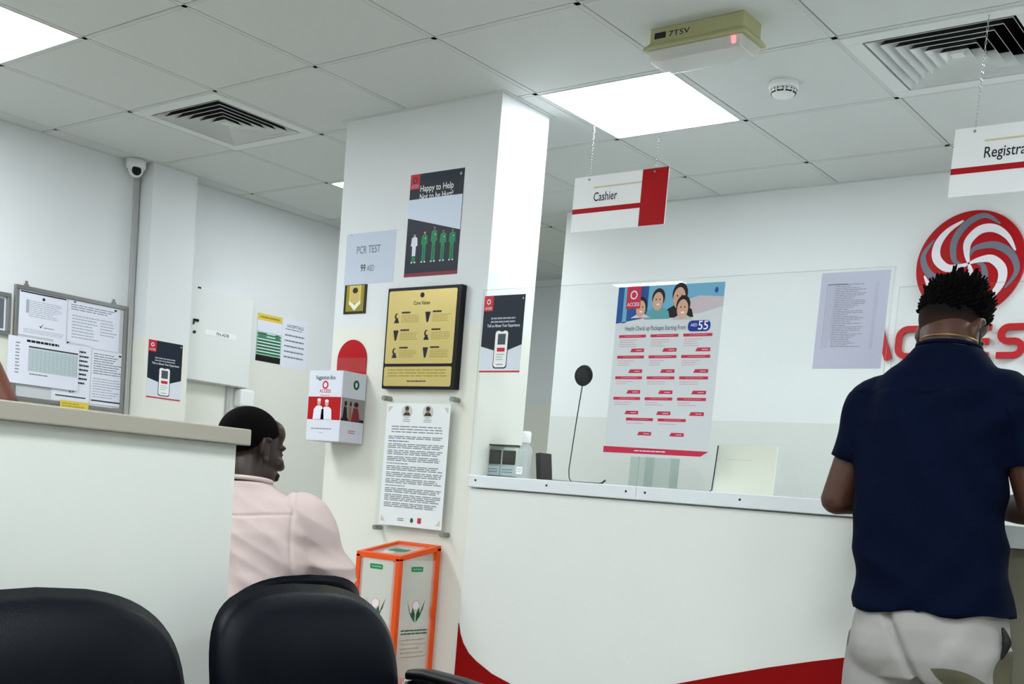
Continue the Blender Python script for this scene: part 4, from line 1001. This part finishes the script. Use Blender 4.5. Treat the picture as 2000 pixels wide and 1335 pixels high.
for i in range(N):
    z = 1 - 1.15 * (i + .5) / N; ph = i * 2.39996; rad = math.sqrt(max(0, 1 - z * z))
    c = Vector((rad * math.cos(ph), rad * math.sin(ph), z))
    p = Vector((c.x * .076, c.y * .096 - .012, c.z * .088 + .035))
    if p.z < .022 + max(0, p.y) * .6 or (abs(p.x) > .058 and p.z < .04): continue
    nrm = Vector((c.x / .076, c.y / .096, c.z / .088)).normalized()
    up = max(0, (p.z - .04) / .08)
    L = random.uniform(.015, .037) * (.25 + 1.0 * min(1, up)); dr = (nrm + Vector((random.uniform(-.5, .5), random.uniform(-.5, .5), .35 + random.uniform(-.2, .5)))).normalized()
    mid = p + nrm * L * .5; tip = mid + dr * L * .7
    tube(bm, [hmr @ ((p - nrm * .006) * 1.04), hmr @ (mid * 1.04), hmr @ (tip * 1.04)], [.0075, .0062, .0022], 6)
finish('hair', bm, m_hair, man, smooth=True)
# mask cord by the right ear
bm = bmesh.new(); tube(bm, [hmr @ Vector(p) for p in ((.088, -.02, .02), (.094, .0, -.005), (.092, .02, -.04), (.088, .035, -.08), (.094, .03, -.11))], .0022, 6)
finish('mask_cord', bm, m_blackp, man, smooth=True)
for sg in (-1, 1):
    bm = bmesh.new(); bmesh.ops.create_uvsphere(bm, u_segments=14, v_segments=10, radius=.011); finish('eye', bm, m_paperw, man, smooth=True, loc=hmr @ Vector((sg * .027, .079, -.004)))

# ---- seated person in the pink shirt
sit = thing('person', (2.0, -.3, 0), 'person in a pale pink shirt seated behind the low partition, head turned right', 'person'); sit.location = (0, 0, 0)
sk2 = mat('skin_dark_brown', (40, 24, 19), .5, vary=.05, vscale=30, spec=.4)
F = Vector((-.62, .785, 0)); Rv = Vector((.785, .62, 0)); Z = Vector((0, 0, 1))
NK = Vector((1.995, -.275, 1.085))
hs = frame_mx((1.978, -.243, 1.190), (.14, .99, 0), math.radians(5), math.radians(-3))
shR, shL = NK + Rv * .192 - Z * .078, NK - Rv * .195 - Z * .055
elR = Vector((2.185, -.07, .795)); wrR = Vector((1.97, .03, .73))
elL = shL + Vector((-.10, .02, -.27)); wrL = elL + F * .22 + Vector((0, .0, -.02))
HP = Vector((1.96, -.36, .50))
bm = bmesh.new(); head(bm, hs, 1.0)
limb(bm, [(1.975, -.255, 1.165), NK + Vector((0, 0, .02)), NK - Z * .07], [.060, .056, .072], 20)
loft(bm, [(HP, Rv * .165, F * .12), (HP + Z * .15 + F * .01, Rv * .155, F * .11), (NK - Z * .36, Rv * .165, F * .11), (NK - Z * .18, Rv * .18, F * .105), (NK - Z * .07, Rv * .145, F * .075), (NK, Rv * .065, F * .05)])
limb(bm, [shR, (shR + elR) / 2, elR], [.054, .047, .040]); limb(bm, [elR, elR * .6 + wrR * .4, wrR], [.042, .039, .028]); hand(bm, wrR, (-.9, .1, -.3), (.1, 0, 1), 1, .5)
limb(bm, [shL, (shL + elL) / 2, elL], [.054, .047, .040]); limb(bm, [elL, elL * .6 + wrL * .4, wrL], [.042, .039, .028]); hand(bm, wrL, F, (0, 0, 1), -1, .4)
for sg in (-1, 1):
    hp = HP + Rv * sg * .095; kn = Vector((1.55, -.36 + sg * .14, .50)); an = Vector((1.53, -.36 + sg * .15, .09))
    limb(bm, [hp, hp * .5 + kn * .5, kn], [.09, .082, .060], 20); limb(bm, [kn, kn * .6 + an * .4, an], [.058, .052, .038]); limb(bm, [an - Z * .03, an + Vector((-.17, 0, -.055))], [.036, .03])
fuse('body', bm, sk2, .0048, sit, 3)
bm = bmesh.new()
loft(bm, [(HP - Z * .03, Rv * .20, F * .15), (HP + Z * .10, Rv * .205, F * .155), (HP + Z * .24 + F * .005, Rv * .205, F * .148), (NK - Z * .24, Rv * .212, F * .138), (NK - Z * .13, Rv * .214, F * .122), (NK - Z * .07, Rv * .20, F * .10), (NK - Z * .035, Rv * .155, F * .085), (NK - Z * .01, Rv * .10, F * .076), (NK + Z * .014, Rv * .074, F * .07)], 40, 2.3)
dr = (elR - shR).normalized()
limb(bm, [shR - Rv * .06 + Z * .012, shR + Z * .0, shR + dr * .12, shR + dr * .225], [.058, .064, .072, .080], 26, ends=False); ico(bm, shR, .064)
dl = (elL - shL).normalized()
limb(bm, [shL + Rv * .06 + Z * .012, shL, shL + dl * .11, shL + dl * .2], [.066, .070, .070, .072], 26, ends=False); ico(bm, shL, .070)
def pink_fold(co, n_):
    a = co - NK; s_ = a.dot(Rv); z_ = a.z
    ph = (z_ * .85 + s_ * .7) * 27 + noise.noise(co * 3.2) * 5 + noise.noise(co * 7) * 1.2
    k = max(0, min(1, (-.06 - z_) / .1)) * max(0, min(1, noise.noise(co * 3 + Vector((4, 1, 2))) * 1.6 + .65))
    if a.dot(F) < .02:
        seam = -.0045 * math.exp(-((abs(s_) - .158 + .05 * (z_ + .1)) / .005) ** 2) * (z_ > -.28) - .004 * math.exp(-((z_ + .085 - .1 * abs(s_)) / .004) ** 2) * (abs(s_) < .16)
    else: seam = 0
    return seam + .013 * k * (.5 - abs(math.sin(ph)) ** 1.3) + fold(60, .0035, (.3, .2, .9), 2.2, 1.2)(co, n_)
m_pinks = mat('pale_pink_cotton', (198, 181, 178), .85, bump=.25, bscale=700, spec=.2)
fuse('shirt', bm, m_pinks, .0045, sit, 5, pink_fold)
# collar band and yoke seams
bm = bmesh.new(); ring = [NK + Rv * .076 * math.cos(a) + F * .068 * math.sin(a) + Z * (.016 - .008 * math.sin(a)) for a in (2 * PI * k / 36 for k in range(37))]
tube(bm, ring, .007, 8, cap=False); finish('collar', bm, m_pinks, sit, smooth=True)
bm = bmesh.new()
loft(bm, [(HP + Z * .04, Rv * .195, F * .145), (HP - Z * .08, Rv * .19, F * .14)], 30)
for sg in (-1, 1):
    hp = HP + Rv * sg * .095; kn = Vector((1.55, -.36 + sg * .14, .50)); an = Vector((1.53, -.36 + sg * .15, .12))
    limb(bm, [hp, hp * .5 + kn * .5, kn], [.105, .096, .076], 20); limb(bm, [kn, kn * .5 + an * .5, an], [.074, .068, .06], 20, ends=False)
fuse('trousers', bm, mat('charcoal_trousers', (52, 54, 60), .85, bump=.2, bscale=500), .008, sit, 3)
for sg in (-1, 1):
    bm = bmesh.new(); shoe(bm, (1.56, -.36 + sg * .15), (-1, 0, 0)); fuse('shoe', bm, m_blackp, .006, sit, 2)
bm = bmesh.new(); hair_cap(bm, hs, 1.0, lambda p: .004 + max(0, p.y + .005) * .75 - max(0, -p.y - .02) * .55, 1.045)
finish('hair', bm, m_hair, sit, smooth=True)
for sg in (-1, 1):
    bm = bmesh.new(); bmesh.ops.create_uvsphere(bm, u_segments=14, v_segments=10, radius=.011); finish('eye', bm, m_paperw, sit, smooth=True, loc=hs @ Vector((sg * .026, .077, -.004)))

# ---- person at the far left behind the partition: only a raised bare arm shows
far = thing('person', (2.1, -1.6, 0), 'person behind the partition at the left photo edge, only a raised bare elbow showing', 'person'); far.location = (0, 0, 0)
sk3 = mat('skin_warm_brown', (88, 46, 30), .5, vary=.05, vscale=30, spec=.35)
NK3 = Vector((2.02, -1.32, 1.07)); HP3 = Vector((2.0, -1.32, .50)); F3 = Vector((-1, 0, 0)); R3 = Vector((0, 1, 0))
bm = bmesh.new(); h3 = frame_mx((1.99, -1.32, 1.18), (-1, 0, 0), math.radians(8), 0); head(bm, h3, 1.0)
limb(bm, [(1.995, -1.32, 1.155), NK3, NK3 - Z * .07], [.060, .056, .072], 20)
loft(bm, [(HP3, R3 * .165, F3 * .12), (NK3 - Z * .36, R3 * .165, F3 * .11), (NK3 - Z * .18, R3 * .18, F3 * .105), (NK3 - Z * .07, R3 * .145, F3 * .075), (NK3, R3 * .065, F3 * .05)])
s1, s2 = NK3 + R3 * .185 - Z * .05, NK3 - R3 * .185 - Z * .05
e1 = Vector((2.14, -1.105, 1.225)); w1 = Vector((2.05, -1.165, 1.435))
limb(bm, [s1, (s1 + e1) / 2, e1], [.054, .048, .042]); limb(bm, [e1, e1 * .6 + w1 * .4, w1], [.043, .040, .028]); hand(bm, w1, (-.3, -.9, -.35), (0, .2, 1), -1, .4)
e2 = s2 + Vector((-.08, -.05, -.27)); w2 = e2 + Vector((-.22, .08, -.02)); limb(bm, [s2, (s2 + e2) / 2, e2], [.054, .047, .040]); limb(bm, [e2, w2], [.041, .028]); hand(bm, w2, (-1, .2, -.1), (0, 0, 1), -1, .4)
for sg in (-1, 1):
    hp = HP3 + R3 * sg * .095; kn = Vector((1.56, -1.32 + sg * .13, .50)); an = Vector((1.54, -1.32 + sg * .13, .09))
    limb(bm, [hp, hp * .5 + kn * .5, kn], [.09, .082, .060], 20); limb(bm, [kn, kn * .6 + an * .4, an], [.058, .052, .038]); limb(bm, [an - Z * .03, an + Vector((-.17, 0, -.055))], [.036, .03])
fuse('body', bm, sk3, .0055, far, 3)
bm = bmesh.new()
loft(bm, [(HP3 - Z * .03, R3 * .20, F3 * .15), (NK3 - Z * .3, R3 * .2, F3 * .14), (NK3 - Z * .13, R3 * .205, F3 * .122), (NK3 - Z * .065, R3 * .185, F3 * .1), (NK3 + Z * .01, R3 * .074, F3 * .07)], 36, 2.4)
for s_, e_ in ((s1, e1), (s2, e2)):
    d_ = (e_ - s_).normalized(); limb(bm, [s_, s_ + d_ * .12], [.07, .068], 24, ends=False); ico(bm, s_, .07)
fuse('shirt', bm, mat('grey_shirt', (90, 94, 100), .85), .008, far, 3)
bm = bmesh.new(); loft(bm, [(HP3 + Z * .04, R3 * .195, F3 * .145), (HP3 - Z * .08, R3 * .19, F3 * .14)], 30)
for sg in (-1, 1):
    hp = HP3 + R3 * sg * .095; kn = Vector((1.56, -1.32 + sg * .13, .50)); an = Vector((1.54, -1.32 + sg * .13, .12))
    limb(bm, [hp, hp * .5 + kn * .5, kn], [.105, .096, .076], 20); limb(bm, [kn, kn * .5 + an * .5, an], [.074, .068, .06], 20, ends=False)
fuse('trousers', bm, mat('charcoal_trousers', (1, 1, 1)), .01, far, 3)
for sg in (-1, 1):
    bm = bmesh.new(); shoe(bm, (1.57, -1.32 + sg * .13), (-1, 0, 0)); fuse('shoe', bm, m_blackp, .008, far, 2)
bm = bmesh.new(); hair_cap(bm, h3, 1.0, lambda p: .004 + max(0, p.y + .005) * .75 - max(0, -p.y - .02) * .55, 1.045); finish('hair', bm, m_hair, far, smooth=True)
